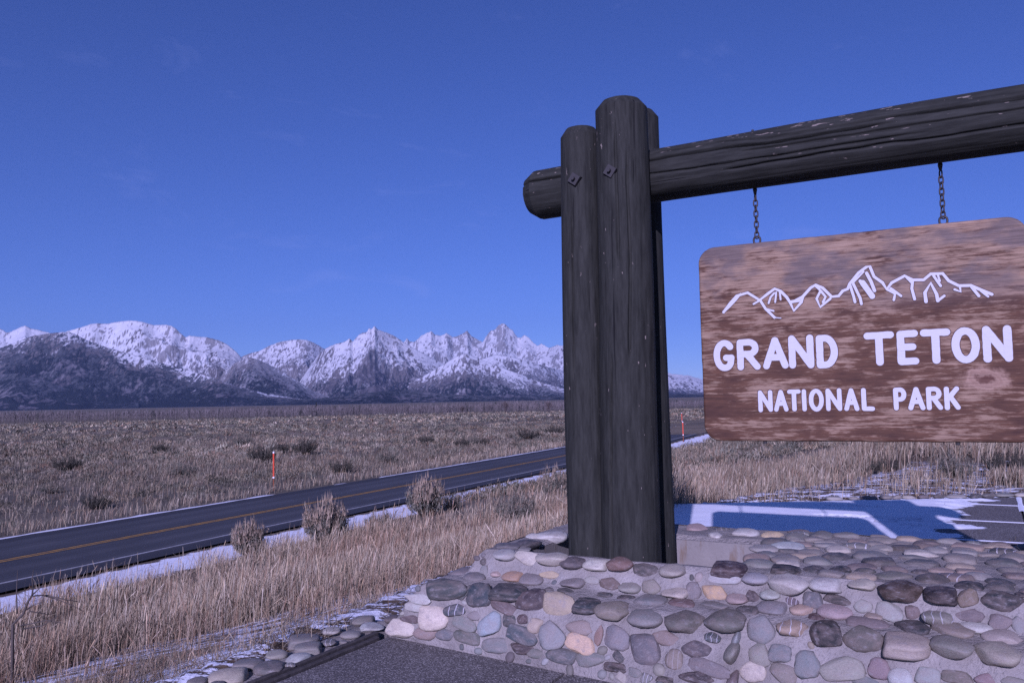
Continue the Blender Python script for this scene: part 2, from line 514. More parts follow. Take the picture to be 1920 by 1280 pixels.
def m_ground():
    k = NT('sage_flat_ground', 0.95, 0.1)
    v = k.coord()
    near = k.noise(v, 9, 6, 0.7)
    mid = k.noise(v, 0.55, 6, 0.65)
    far = k.noise(k.coord('Object', (0.35, 1.0, 1.0)), 0.045, 6, 0.62)
    far2 = k.noise(k.coord('Object', (0.25, 1.0, 1.0)), 0.013, 4, 0.55)
    sep = k.n('SeparateXYZ'); k.l(v, sep.inputs[0])
    soil = k.mix(k.ramp(near, [(0.35, 0.0), (0.65, 1.0)]), (0.045, 0.032, 0.022), (0.185, 0.135, 0.085))
    plain = k.mix(k.ramp(mid, [(0.36, 0.0), (0.62, 1.0)]), (0.095, 0.082, 0.060), (0.19, 0.158, 0.110))
    plain = k.mix(k.ramp(far, [(0.42, 0.0), (0.62, 0.75)]), plain, (0.255, 0.205, 0.138))
    plain = k.mix(k.ramp(far2, [(0.40, 0.55), (0.55, 0.0)]), plain, (0.092, 0.087, 0.072))
    dist = k.ramp(k.math('MULTIPLY', sep.outputs[1], 0.01), [(0.20, 0.0), (0.32, 1.0)])
    c = k.mix(dist, soil, plain)
    sn = k.attr('snow', 2)
    nz = k.math('ADD', k.math('MULTIPLY', k.noise(k.coord('Object', (1.0, 2.0, 1.0)), 2.6, 6, 0.68), 0.7), k.math('MULTIPLY', k.noise(v, 22, 4, 0.7), 0.3))
    sm = k.ramp(k.math('ADD', nz, k.math('SUBTRACT', sn, 0.5)), [(0.49, 0.0), (0.53, 1.0)])
    k.color(k.mix(sm, c, (0.80, 0.81, 0.84)))
    k.bump(k.math('ADD', k.math('MULTIPLY', near, 0.6), k.math('MULTIPLY', sm, 0.5)), 0.7, 0.05)
    return k.m
M_GROUND = m_ground()
def m_mountain():
    k = NT('mountain_face', 0.95, 0.1)
    n = k.noise(k.coord(), 0.012, 4, 0.65)
    c = k.attr('col')
    k.color(k.mix(k.ramp(n, [(0.4, 0.35), (0.6, 0.0)]), c, k.mix(1.0, c, (0.72, 0.72, 0.74), 'MULTIPLY')))
    k.bump(n, 0.5, 25)
    return k.m
M_MTN = m_mountain()

# ------------------------------------------------------------------ terrain
ROAD = np.array([(-150, -268), (-62, -66), (-18.1, 29.4), (-13.9, 38.6), (4.7, 77.0), (25.5, 127), (44, 178), (70, 240), (115, 320), (190, 410), (330, 520)], float)
# smooth the centre line
def _smooth(p, it=3):
    for _ in range(it):
        q = [p[0]]
        for a, b in zip(p[:-1], p[1:]): q += [a * 0.75 + b * 0.25, a * 0.25 + b * 0.75]
        q.append(p[-1]); p = np.array(q)
    return p
ROADS = _smooth(ROAD)
def road_q(x, y):
    """signed distance to the yellow line, positive on the camera's side; also chainage"""
    x = np.asarray(x, float); y = np.asarray(y, float)
    best = np.full(x.shape, 1e18); sg = np.zeros(x.shape); ch = np.zeros(x.shape)
    acc = 0.0
    for a, b in zip(ROADS[:-1], ROADS[1:]):
        d = b - a; L = math.hypot(*d)
        if L < 1e-6: continue
        tt = np.clip(((x - a[0]) * d[0] + (y - a[1]) * d[1]) / L ** 2, 0, 1)
        px, py = a[0] + tt * d[0], a[1] + tt * d[1]
        dd = (x - px) ** 2 + (y - py) ** 2
        cr = (d[1] * (x - a[0]) - d[0] * (y - a[1])) / L
        m = dd < best
        best = np.where(m, dd, best); sg = np.where(m, np.sign(cr), sg); ch = np.where(m, acc + tt * L, ch)
        acc += L
    return np.sqrt(best) * sg, ch
ROAD_Z = -3.8
def ground_z(x, y):
    x = np.asarray(x, float); y = np.asarray(y, float)
    q, _ = road_q(x, y)
    r = np.hypot(x, y)
    plain = ROAD_Z - 0.10 - 6.2 * sstep(60, 900, r) - 0.0 * r
    und = (fbm(x / 14, y / 14, seed=3) - 0.5) * 0.8 + (fbm(x / 60, y / 60, seed=5) - 0.5) * 1.2
    plain_l = plain + und * sstep(5.5, 16, -q) * (1 - sstep(250, 700, r))
    e = np.maximum(q - 5.0, 0)
    along = x * 0.43 + y * 0.9
    e0 = 20.0 + 4.0 * sstep(8, 20, along)
    bank = -(-ROAD_Z + 0.06) * np.clip(1 - e / e0, 0, 1) ** 0.72
    bank = bank + (fbm(x / 2.2, y / 2.2, seed=9) - 0.5) * 0.16 * sstep(1.5, 6, e)
    shelf_far = sstep(40, 160, r)
    cz = bank * (1 - shelf_far) + np.minimum(bank, plain) * shelf_far
    z = np.where(q > 5.0, cz - 0.03, np.where(q < -5.0, plain_l, ROAD_Z - 0.09))
    # made level under the pavement and pedestal
    s = x * U3[0] + y * U3[1]; t = x * N3[0] + y * N3[1]
    pad = sstep(-3.95, -3.5, s) * (1 - sstep(11.9, 12.6, y)) * np.where(t > 6.4, sstep(0.4, 1.0, x), 1.0)
    z = np.where(r < 60, z * (1 - pad) + (-0.10) * pad, z)
    return z
def hit_ground(x, y):
    r = ray(x, y)
    d = 3.0 * 1.01 ** np.arange(0, 640)
    P = CAM[None] + r[None] * d[:, None]
    below = P[:, 2] < ground_z(P[:, 0], P[:, 1])
    return P[int(np.argmax(below))] if below.any() else P[-1]
def snow_mask(x, y):
    q, _ = road_q(x, y)
    e = q - 5.0
    wob = (fbm(x / 3.0, y / 3.0, seed=21) - 0.5) * 2.2
    near = sstep(-0.3, 0.15, e) * (1 - sstep(3.4, 6.4, e + wob)) * 0.62
    farside = (sstep(4.85, 5.0, -q) * (1 - sstep(5.3, 5.9, -q + wob * 0.35))) * 0.52
    s = x * U3[0] + y * U3[1]; t = x * N3[0] + y * N3[1]
    rim = (1 - sstep(0.2, 2.1, -3.55 - s)) * sstep(0, 0.1, -3.45 - s) * (1 - sstep(7, 9, y)) * 0.50
    leftfield = (1 - sstep(10.5, 15, np.hypot(x, y))) * sstep(0.0, 0.3, -3.5 - s) * 0.515
    rear = sstep(11.6, 11.9, y) * (1 - sstep(16.5, 23, y)) * sstep(1.5, 3.2, x - 0.12 * (y - 11)) * 0.50
    return np.clip(near + farside + np.maximum(rim, leftfield) + rear, 0, 0.9)

def build_ground():
    az = np.concatenate([np.linspace(-180, -48, 60, endpoint=False), np.linspace(-48, 48, 430, endpoint=False), np.linspace(48, 180, 60, endpoint=False)])
    az = np.radians(az)
    rr = np.concatenate([[0.02], np.geomspace(1.2, 60, 150, endpoint=False), np.geomspace(60, 1200, 90, endpoint=False), np.geomspace(1200, 11500, 24)])
    A, R = np.meshgrid(az, rr)
    X, Y = R * np.sin(A), R * np.cos(A)
    Z = ground_z(X, Y)
    v = np.stack([X, Y, Z], -1).reshape(-1, 3)
    f = grid_faces(len(rr), len(az), wrap=True)[:, ::-1]
    me = mesh_np('ground', v, f, smooth=True, attrs={'snow': snow_mask(X, Y).ravel()})
    return tag(link('ground', me, M_GROUND), kind='structure')
build_ground()

# road
def strip(q0, q1, dz, c0=None, c1=None, step=3):
    P = ROADS
    seg = np.diff(P, axis=0); L = np.hypot(seg[:, 0], seg[:, 1]); cum = np.concatenate([[0], np.cumsum(L)])
    cs = np.arange(c0 or 0, c1 or cum[-1], step)
    px, py = np.interp(cs, cum, P[:, 0]), np.interp(cs, cum, P[:, 1])
    tx, ty = np.gradient(px), np.gradient(py)
    l = np.hypot(tx, ty); nx, ny = ty / l, -tx / l
    qs = np.linspace(q0, q1, max(2, int(abs(q1 - q0) / 0.8) + 1)) if abs(q1 - q0) > 1 else np.array([q0, q1])
    X = px[:, None] + nx[:, None] * qs; Y = py[:, None] + ny[:, None] * qs
    r = np.hypot(X, Y)
    Z = ROAD_Z + dz - 6.2 * sstep(60, 900, r) * 0.98
    return np.stack([X, Y, Z], -1), qs
def strip_obj(name, q0, q1, dz, mat, parent=None):
    V, qs = strip(q0, q1, dz)
    nr, nc = V.shape[:2]
    top = V.reshape(-1, 3)
    me = mesh_np(name, top, grid_faces(nr, nc), smooth=True, attrs={'rc': np.tile(qs, nr)})
    return link(name, me, mat, parent)
road = tag(strip_obj('road', -4.95, 4.85, 0.0, M_ROAD), 'dark two-lane asphalt road crossing below the grassy bank', kind='structure')
strip_obj('edge_line', 3.55, 3.72, 0.006, M_WLINE, road)
strip_obj('centre_line', -0.20, -0.06, 0.006, M_YLINE, road)
strip_obj('centre_line', 0.06, 0.20, 0.006, M_YLINE, road)

def road_snow():
    V, qs = strip(-5.35, -4.86, 0.0, step=0.5)
    n = len(V)
    cs = np.arange(n) * 0.5
    V4, _ = strip(-5.6, -4.8, 0.0, step=0.5)
    cen, out = V4[:, 0], V4[:, -1]
    pr = np.stack([V4[:, 0], V4[:, -1]], 1)
    far_ = sstep(45, 75, np.hypot(V4[:, 0, 0], V4[:, 0, 1]))
    wd = sstep(0.44, 0.54, fbm(cs / 7.0, cs * 0, oct=3, seed=41, gain=0.6) + 0.22 * far_) * (0.25 + 0.75 * fbm(cs / 0.9, cs * 0 + 2, oct=3, seed=47))
    d = (V4[:, 0] - V4[:, -1]); d = d / np.linalg.norm(d[:, :2], axis=1)[:, None]
    inner = V4[:, -1] + d * 0.08
    w = 0.02 + 0.26 * wd + 0.1 * fbm(cs / 0.8, cs * 0 + 4, oct=2, seed=43) * wd
    jag = (fbm(cs / 1.1, cs * 0 + 9, oct=3, seed=45) - 0.5) * 0.16
    a = inner + d * jag[:, None]; b = inner + d * (w * 0.5)[:, None]; c = inner + d * w[:, None]
    a[:, 2] += 0.004; b[:, 2] += 0.05 * wd + 0.005; c[:, 2] -= 0.10
    P = np.stack([a, b, c], 1)
    f = grid_faces(n, 3)
    keep = (wd[f[:, 0] // 3] > 0.02)
    me = mesh_np('snow', P.reshape(-1, 3), f[keep][:, ::-1], smooth=True)
    tag(link('snow', me, M_SNOW), 'thin broken line of snow along the far edge of the road', kind='stuff')
road_snow()

# ------------------------------------------------------------------ mountains
C_SNOW = np.array([0.56, 0.57, 0.59]); C_ROCK = np.array([0.125, 0.112, 0.108]); C_FOR = np.array([0.009, 0.012, 0.012]); C_BRUSH = np.array([0.085, 0.076, 0.080])
def mountain(name, pts, D, run, seed, kind, jag=6.0, snow=0.0, rock=0.0, tl=0.5, brush=0.0, carve=0.34, back=1.0):
    """heightfield ridge whose crest is given by skyline points of the photograph at distance D (m)"""
    pts = np.array(pts, float)
    px = np.arange(pts[0, 0], pts[-1, 0] + 0.5, 1.15)
    py = np.interp(px, pts[:, 0], pts[:, 1])
    dirs = np.array([ray(a, b) for a, b in zip(px, py)])
    Dc = D * (1 + 0.05 * (fbm(px / 110.0, px * 0 + seed, oct=2, seed=seed, gain=0.25) - 0.5) * 2)
    hx, hz = dirs[:, 0], dirs[:, 2]
    zc = CAM[2] + Dc * hz
    jit = (fbm(px / 5.0, px * 0 + 3.7, oct=4, seed=seed + 40, gain=0.65) - 0.5) * 2 * jag
    base = -25.0
    H = np.maximum(zc - base, 1.0)
    RUN = np.maximum(run * (0.55 + 0.45 * H / H.max()), 500) * (1 + 0.12 * (fbm(px / 90, px * 0, oct=1, seed=seed + 7) - 0.5))
    nf, nb = 150, 14
    ff = np.concatenate([np.linspace(0, 1, nf), 1 + np.linspace(0.02, 0.6, nb)])
    Dg = Dc[None, :] - RUN[None, :] * (1 - ff[:, None])
    X = Dg * (hx / 1.0)[None, :]
    Y = Dg
    F = np.minimum(ff, 1.0)[:, None]
    prof = 0.72 * F ** 1.18 + 0.28 * F ** 2.6
    Z = base + H[None, :] * prof
    bk = np.clip(ff - 1, 0, None)[:, None]
    Z = Z + jit[None, :] * F ** 45
    Z = Z - bk * RUN[None, :] * 0.75 * back
    wx = (fbm(X / 900, Y / 900, seed=seed + 1) - 0.5) * 500
    wy = (fbm(X / 900 + 40, Y / 900, seed=seed + 2) - 0.5) * 500
    R = ridged((X + 1.8 * wx) / 1000, (Y + 1.8 * wy) / 1000, 5, seed + 3)
    w = np.clip(F * (1 - F) * 4, 0, 1) ** 0.8 * (bk == 0)
    dep = (1 - R)
    Z = Z - H[None, :] * carve * w * dep * 1.1
    fine = fbm(X / 110, Y / 110, oct=4, seed=seed + 5, gain=0.6) - 0.5
    Z = Z + fine * np.minimum(H[None, :] * 0.05, 45) * w
    # cover
    hr = (Z - base) / H.max()                 # relative height
    hl = (Z - base) / H[None, :]
    n1 = fbm(X / 260 + 9, Y / 500, oct=5, seed=seed + 11, gain=0.62)
    n2 = fbm(X / 34, Y / 70, oct=3, seed=seed + 12, gain=0.6)
    n3 = fbm(X / 380, Y / 700, oct=3, seed=seed + 13)
    zz = np.gradient(Z, axis=0) / (np.gradient(Y, axis=0) + 1e-6)
    steep = sstep(0.75, 1.6, zz)
    alt = (Z - base)
    rockm = sstep(0.50, 0.60, n1 * 0.6 + n2 * 0.4 + rock + 0.12 * steep - 0.06)
    snowm = sstep(0.46, 0.54, 0.5 + snow + (hl - tl) * 0.42 + (n1 - 0.5) * 1.1 + (n2 - 0.5) * 1.0 + (dep - 0.45) * 0.25 - steep * 0.10)
    form = sstep(0.44, 0.56, 0.5 + (tl - hl) * 1.25 + (n1 - 0.5) * 0.8 + (n2 - 0.5) * 1.3 + (n3 - 0.5) * 0.8 - (dep - 0.45) * 0.3 - sstep(0.74, 0.86, ridged((X + 0.5 * wx) / 170, (Y + 0.5 * wy) / 520, 3, seed + 21)) * 0.22)
    chute = ridged((X + 0.5 * wx) / 170, (Y + 0.5 * wy) / 520, 3, seed + 21)
    brushm = sstep(0.47, 0.62, n3 * 0.40 + n2 * 0.34 + n1 * 0.2 + (chute - 0.5) * 0.22 + brush)
    snowm = np.maximum(snowm, sstep(0.80, 0.88, chute + (n2 - 0.5) * 0.3) * sstep(0.12, 0.3, hl) * 0.5)
    c = C_ROCK[None, None] * (0.7 + 0.6 * n2[..., None])
    c = c * (1 - snowm[..., None]) + C_SNOW * snowm[..., None]
    c = np.where((rockm * (hl > tl))[..., None] > 0.5, C_ROCK * (0.75 + 0.5 * n2[..., None]), c)
    fcol = C_FOR * (1 - brushm[..., None]) + C_BRUSH * brushm[..., None] * (0.6 + 0.8 * n2[..., None])
    c = c * (1 - form[..., None]) + fcol * form[..., None]
    n5 = fbm(X / 22, Y / 40, oct=3, seed=seed + 33, gain=0.7)
    dust = sstep(0.46, 0.70, n5 * 0.6 + n2 * 0.4 + (hl - 0.45) * 0.35 + (n1 - 0.5) * 0.5)[..., None] * (0.10 if kind == 'forest' else 0.26)
    c = c * (1 - dust) + C_SNOW * dust
    toe = (1 - sstep(0.05, 0.13, hl + (n1 - 0.5) * 0.06))[..., None]
    c = c * (1 - toe) + C_FOR * toe
    v = np.stack([X, Y, Z], -1).reshape(-1, 3)
    me = mesh_np(name, v, grid_faces(len(ff), len(px)), col=c.reshape(-1, 3), smooth=True)
    o = link(name, me, M_MTN)
    return tag(o, kind='structure')
mountain('mountain', [(-170, 650), (-100, 625), (-40, 618), (0, 616), (6, 619), (12, 623), (22, 621), (34, 615), (47, 610), (58, 616), (75, 619), (95, 624), (130, 633), (200, 672), (270, 720), (330, 750)], 16500, 4600, 100, 'snow', 10, snow=0.16, tl=0.25, rock=-0.02)
mountain('mountain', [(60, 745), (85, 690), (105, 632), (125, 621), (150, 614), (172, 607), (182, 606), (200, 607), (225, 602), (240, 601), (255, 601), (270, 604), (288, 609), (312, 609), (323, 611), (330, 616), (338, 624), (348, 632), (356, 629), (368, 631), (388, 632), (408, 637), (418, 641), (428, 647), (440, 657), (449, 666), (465, 684), (490, 712), (530, 742), (560, 750)], 13200, 3500, 210, 'snow', 7, snow=0.09, tl=0.36, rock=0.01)
mountain('mountain', [(400, 748), (425, 700), (445, 674), (458, 666), (472, 661), (486, 658), (505, 648), (523, 641), (545, 637), (562, 636), (575, 637), (588, 642), (602, 650), (615, 658), (640, 684), (690, 722), (740, 748)], 16800, 3600, 320, 'cliff', 6, snow=-0.02, tl=0.20, rock=0.10, carve=0.30)
mountain('mountain', [(700, 748), (728, 690), (748, 652), (757, 641), (763, 634), (768, 640), (778, 640), (789, 630), (800, 624), (808, 620), (816, 628), (829, 629), (838, 624), (849, 632), (858, 629), (867, 625), (876, 620), (884, 630), (896, 637), (905, 641), (911, 631), (920, 620), (929, 617), (934, 610), (941, 606), (946, 606), (952, 613), (962, 620), (970, 632), (977, 633), (984, 627), (995, 637), (1007, 648), (1015, 644), (1029, 652), (1044, 647), (1060, 648), (1092, 656), (1130, 674), (1175, 688), (1215, 694), (1250, 698), (1268, 702), (1290, 703), (1312, 710), (1360, 722), (1430, 742)], 20500, 5600, 430, 'snow', 22, snow=0.07, tl=0.28, rock=0.0)
mountain('mountain', [(540, 748), (572, 700), (598, 663), (612, 652), (630, 644), (645, 641), (655, 634), (662, 640), (672, 628), (679, 624), (688, 622), (692, 615), (697, 617), (702, 611), (708, 617), (724, 623), (740, 630), (756, 641), (780, 655), (812, 672), (850, 690), (900, 708), (960, 724), (1060, 742)], 14800, 4200, 540, 'snow', 11, snow=0.0, tl=0.46, rock=-0.02, brush=0.06)
mountain('mountain', [(850, 748), (880, 700), (905, 672), (930, 665), (955, 668), (992, 678), (1030, 688), (1065, 697), (1120, 714), (1190, 720), (1240, 712), (1275, 716), (1315, 726), (1380, 742)], 16800, 3600, 650, 'mix', 7, snow=-0.03, tl=0.50, rock=-0.06)
mountain('mountain', [(360, 748), (405, 712), (440, 680), (465, 669), (485, 674), (505, 684), (532, 698), (560, 715), (590, 734), (625, 746)], 12000, 2500, 760, 'mix', 6, snow=-0.10, tl=0.80, rock=-0.06)
mountain('mountain', [(690, 748), (745, 728), (795, 704), (832, 683), (856, 668), (872, 662), (900, 673), (940, 689), (980, 703), (1020, 718), (1060, 729), (1130, 744)], 13200, 2700, 870, 'mix', 7, snow=-0.07, tl=0.60, rock=-0.06)
mountain('mountain', [(-190, 690), (-120, 680), (-60, 668), (-20, 658), (0, 652), (30, 641), (60, 630), (92, 625), (118, 622), (132, 623), (145, 628), (165, 639), (200, 651), (260, 668), (320, 685), (380, 702), (440, 722), (500, 738), (560, 747), (630, 752)], 10600, 2500, 980, 'forest', 6, snow=0.05, tl=0.88, rock=-0.1, brush=-0.05, carve=0.26)
mountain('mountain', [(-190, 706), (-120, 694), (-50, 696), (0, 701), (35, 700), (85, 713), (135, 732), (200, 748), (260, 755)], 9300, 1500, 1090, 'forest', 4, snow=-0.3, tl=1.5, brush=0.02, carve=0.25)
mountain('mountain', [(520, 752), (600, 746), (650, 741), (700, 735), (735, 731), (775, 731), (820, 737), (880, 741), (950, 742), (1060, 742), (1200, 739), (1330, 738), (1500, 736)], 9000, 1300, 1200, 'forest', 3, snow=-0.5, tl=1.6, brush=-0.06, carve=0.2)

# ------------------------------------------------------------------ pavement
def clip_poly(poly, a, b, c):
    """keep a*x + b*y <= c"""
    out = []
    for i in range(len(poly)):
        p, q = poly[i], poly[(i + 1) % len(poly)]
        dp, dq = a * p[0] + b * p[1] - c, a * q[0] + b * q[1] - c
        if dp <= 0: out.append(p)
        if dp * dq < 0:
            k = dp / (dp - dq)
            out.append((p[0] + k * (q[0] - p[0]), p[1] + k * (q[1] - p[1])))
    return out
pavement = tag(empty('pavement'), 'dark exposed-aggregate pavement slabs around the cobblestone base', kind='structure')
def slab(name, poly, z0, z1, mat, parent):
    n = len(poly)
    mb = MB()
    mb.add([(x, y, z1) for x, y in poly] + [(x, y, z0) for x, y in poly],
           [tuple(range(n)), tuple(range(2 * n - 1, n - 1, -1))] + [(i, n + i, n + (i + 1) % n, (i + 1) % n) for i in range(n)])
    return link(name, mb.mesh(name), mat, parent)
SJ = [-3.445, -2.10, 0.25, 2.6, 4.95, 7.3]
TJ_F = [-1.85, -0.35, 1.15, 2.65, 4.55]
TJ_R = [6.5, 8.05, 9.59, 11.02, 12.61, 14.1, 15.6]
def ccw(p):
    a = sum(p[i][0] * p[(i + 1) % len(p)][1] - p[(i + 1) % len(p)][0] * p[i][1] for i in range(len(p)))
    return p if a > 0 else p[::-1]
g = 0.011
for tj in (TJ_F, TJ_R):
    for i in range(len(SJ) - 1):
        for j in range(len(tj) - 1):
            s0, s1, t0, t1 = SJ[i] + g, SJ[i + 1] - g, tj[j] + g, tj[j + 1] - g
            poly = [tuple(ST(a, b)[:2]) for a, b in ((s0, t0), (s1, t0), (s1, t1), (s0, t1))]
            if tj is TJ_R:
                poly = clip_poly(poly, 0, 1, 11.72)
                poly = clip_poly(poly, -1, 0, -0.95) if len(poly) > 2 else poly
            if len(poly) > 2:
                slab('panel', ccw(poly), -0.09, random.uniform(-0.003, 0.001), M_PAD, pavement)
# the slab bed that the joints show
bedm = m_plain('joint_sand', (0.03, 0.027, 0.025), 0.95)
slab('joint_bed', ccw([tuple(ST(a, b)[:2]) for a, b in ((-3.42, -1.85), (7.3, -1.85), (7.3, 4.5), (-3.42, 4.5))]), -0.11, -0.018, bedm, pavement)
slab('joint_bed', ccw(clip_poly(clip_poly([tuple(ST(a, b)[:2]) for a, b in ((-4.5, 6.4), (7.3, 6.4), (7.3, 15.6), (-4.5, 15.6))], 0, 1, 11.7), -1, 0, -0.97)), -0.11, -0.018, bedm, pavement)

# ------------------------------------------------------------------ pedestal
ped = tag(empty('stone_pedestal', tuple(ST(-0.7, 5.3, 0))), 'low stepped pedestal of rounded river cobbles set in grey mortar under the sign', 'stone base')
PED0 = ST(-0.7, 5.3, 0)
RINGS = [(-3.455, 2.25, 4.155, 6.62, -0.08), (-3.44, 2.22, 4.17, 6.58, 0.02), (-3.27, 2.05, 4.265, 6.45, 0.25), (-3.20, 1.98, 4.325, 6.40, 0.335), (-3.16, 1.93, 4.40, 6.36, 0.355),
         (-3.03, 1.80, 4.53, 6.24, 0.372), (-3.00, 1.77, 4.56, 6.22, 0.40), (-2.95, 1.72, 4.62, 6.17, 0.50), (-2.92, 1.69, 4.66, 6.13, 0.53)]
TROUGH = [(-2.70, -1.34, 4.76, 5.65), (0.20, 1.42, 4.76, 5.65)]
def build_pedestal():
    nS, nT = 240, 90
    def loop(s0, s1, t0, t1, z):
        a = np.linspace(0, 1, nS, endpoint=False); b = np.linspace(0, 1, nT, endpoint=False)
        S = np.concatenate([s0 + (s1 - s0) * a, np.full(nT, s1), s1 + (s0 - s1) * a, np.full(nT, s0)])
        T = np.concatenate([np.full(nS, t0), t0 + (t1 - t0) * b, np.full(nS, t1), t1 + (t0 - t1) * b])
        return S, T, np.full(len(S), z)
    rows = []
    for (r0, r1) in zip(RINGS[:-1], RINGS[1:]):
        n = max(1, int(np.hypot(r1[2] - r0[2], r1[4] - r0[4]) / 0.025))
        for k in range(n):
            rows.append(loop(*[a + (b - a) * k / n for a, b in zip(r0, r1)]))
    rows.append(loop(*RINGS[-1]))
    S = np.array([r[0] for r in rows]); T = np.array([r[1] for r in rows]); Z = np.array([r[2] for r in rows])
    dn = (fbm(S * 5 + 3, T * 5, Z * 5, oct=3, seed=31) - 0.5) * 0.05
    cS, cT = -0.6, 5.35
    Z2 = Z + dn * 0.5 * (Z > 0.05)
    T2 = T - dn * np.where(T < 5.35, 1, -1) * (Z > 0.0)
    T2 = T2 + np.where(T < 5.0, 0.10 * (-2.15 - S) * np.clip(1 - Z / 0.33, 0, 1) * (S < -1.2), 0)
    P = S[..., None] * U3 + T2[..., None] * N3 + Z2[..., None] * np.array([0, 0, 1.0])
    v1 = P.reshape(-1, 3); f1 = grid_faces(len(rows), S.shape[1], wrap=True)
    # top with the two trough openings
    s0, s1, t0, t1, zt = RINGS[-1]
    sb = sorted(set([s0, s1] + [x for tr in TROUGH for x in tr[:2]] + list(np.linspace(s0, s1, 130))))
    tb = sorted(set([t0, t1] + [x for tr in TROUGH for x in tr[2:]] + list(np.linspace(t0, t1, 45))))
    SS, TT = np.meshgrid(sb, tb)
    ed = np.minimum(np.minimum(SS - s0, s1 - SS), np.minimum(TT - t0, t1 - TT))
    ZZ = zt + (fbm(SS * 4, TT * 4, seed=33) - 0.5) * 0.03 * sstep(0, 0.1, ed) - 0.004
    for tr in TROUGH:
        de = np.maximum(np.maximum(tr[0] - SS, SS - tr[1]), np.maximum(tr[2] - TT, TT - tr[3]))
        ZZ = np.where(de < 0.02, zt - 0.03, ZZ)
    v2 = (SS[..., None] * U3 + TT[..., None] * N3 + ZZ[..., None] * np.array([0, 0, 1.0])).reshape(-1, 3)
    f2 = grid_faces(len(tb), len(sb))
    sc, tc = [(a[:-1] + a[1:]) / 2 for a in (np.array(sb), np.array(tb))]
    SCm, TCm = np.meshgrid(sc, tc)
    keep = np.ones(SCm.size, bool)
    for tr in TROUGH:
        keep &= ~((SCm > tr[0]) & (SCm < tr[1]) & (TCm > tr[2]) & (TCm < tr[3])).ravel()
    f2 = f2[keep] + len(v1)
    v = np.concatenate([v1, v2]) - PED0
    f = np.concatenate([f1, f2])
    me = mesh_np('mortar', v, f, smooth=True)
    link('mortar', me, M_MORTAR, ped)
    bvh = BVHTree.FromPolygons([Vector(p + PED0) for p in v], [tuple(q) for q in f])
    for tr in TROUGH:
        mb = MB()
        a, b, c, d = tr
        zf, ztp, w = 0.28, 0.502, 0.05
        for (sa, ta, sb_, tb_, ns) in ((a, c, b, c, 1), (b, c, b, d, 0), (b, d, a, d, 1), (a, d, a, c, 0)):
            pass
        o = -PED0
        mb.box(ST(a - 0.02, d - 0.004, zf - 0.05) + o, U3 * (b - a + 0.04), N3 * w, np.array([0, 0, ztp - zf + 0.05]))
        mb.box(ST(a - 0.02, c - w + 0.004, zf - 0.05) + o, U3 * (b - a + 0.04), N3 * w, np.array([0, 0, ztp - zf + 0.04]))
        mb.box(ST(a - w + 0.004, c - w + 0.01, zf - 0.05) + o, U3 * w, N3 * (d - c + w), np.array([0, 0, ztp - zf + 0.043]))
        mb.box(ST(b - 0.004, c - w + 0.01, zf - 0.05) + o, U3 * w, N3 * (d - c + w), np.array([0, 0, ztp - zf + 0.043]))
        mb.box(ST(a - w * 0.5, c - w * 0.5, zf - 0.06) + o, U3 * (b - a + w), N3 * (d - c + w), np.array([0, 0, 0.06]))
        link('concrete_trough', mb.mesh('concrete_trough'), M_CONC, ped)
    return bvh
BVH = build_pedestal()

# cobble shapes, shared between stones
def cobble_meshes():
    import bmesh
    out = []
    for k in range(14):
        bm = bmesh.new()
        bmesh.ops.create_icosphere(bm, subdivisions=3, radius=1.0)
        v = np.array([p.co[:] for p in bm.verts]); f = np.array([[q.index for q in t.verts] for t in bm.faces])
        bm.free()
        ex = random.uniform(0.72, 1.0)
        w = np.sign(v) * np.abs(v) ** ex
        w /= np.abs(w).max(axis=0)
        n = fbm(v[:, 0] * 0.9 + k * 7, v[:, 1] * 0.9, v[:, 2] * 0.9, oct=3, seed=50 + k) - 0.5
        n2_ = fbm(v[:, 0] * 2.6 + k * 3, v[:, 1] * 2.6, v[:, 2] * 2.6, oct=3, seed=70 + k) - 0.5
        w = w * (1 + 0.62 * n + 0.20 * n2_)[:, None]
        tap = random.uniform(-0.22, 0.22); sh = random.uniform(-0.2, 0.2)
        w[:, 1] *= 1 + tap * w[:, 0]
        w[:, 0] += sh * w[:, 1] ** 2
        # a flattened facet or two, as on split river rock
        for _ in range(random.randint(2, 4)):
            d = np.array([random.gauss(0, 1), random.gauss(0, 1), random.gauss(0, 0.5)]); d /= np.linalg.norm(d)
            lim = random.uniform(0.58, 0.85)
            ov = np.maximum(w @ d - lim, 0)
            w = w - ov[:, None] * d * 0.8
        w -= (w.max(axis=0) + w.min(axis=0)) / 2
        w /= np.abs(w).max(axis=0)
        out.append(mesh_np('cobble', w, f, smooth=True))
        out[-1].materials.append(M_STONE)
    return out
COB = cobble_meshes()
PLACED = []    # (position, mean radius)
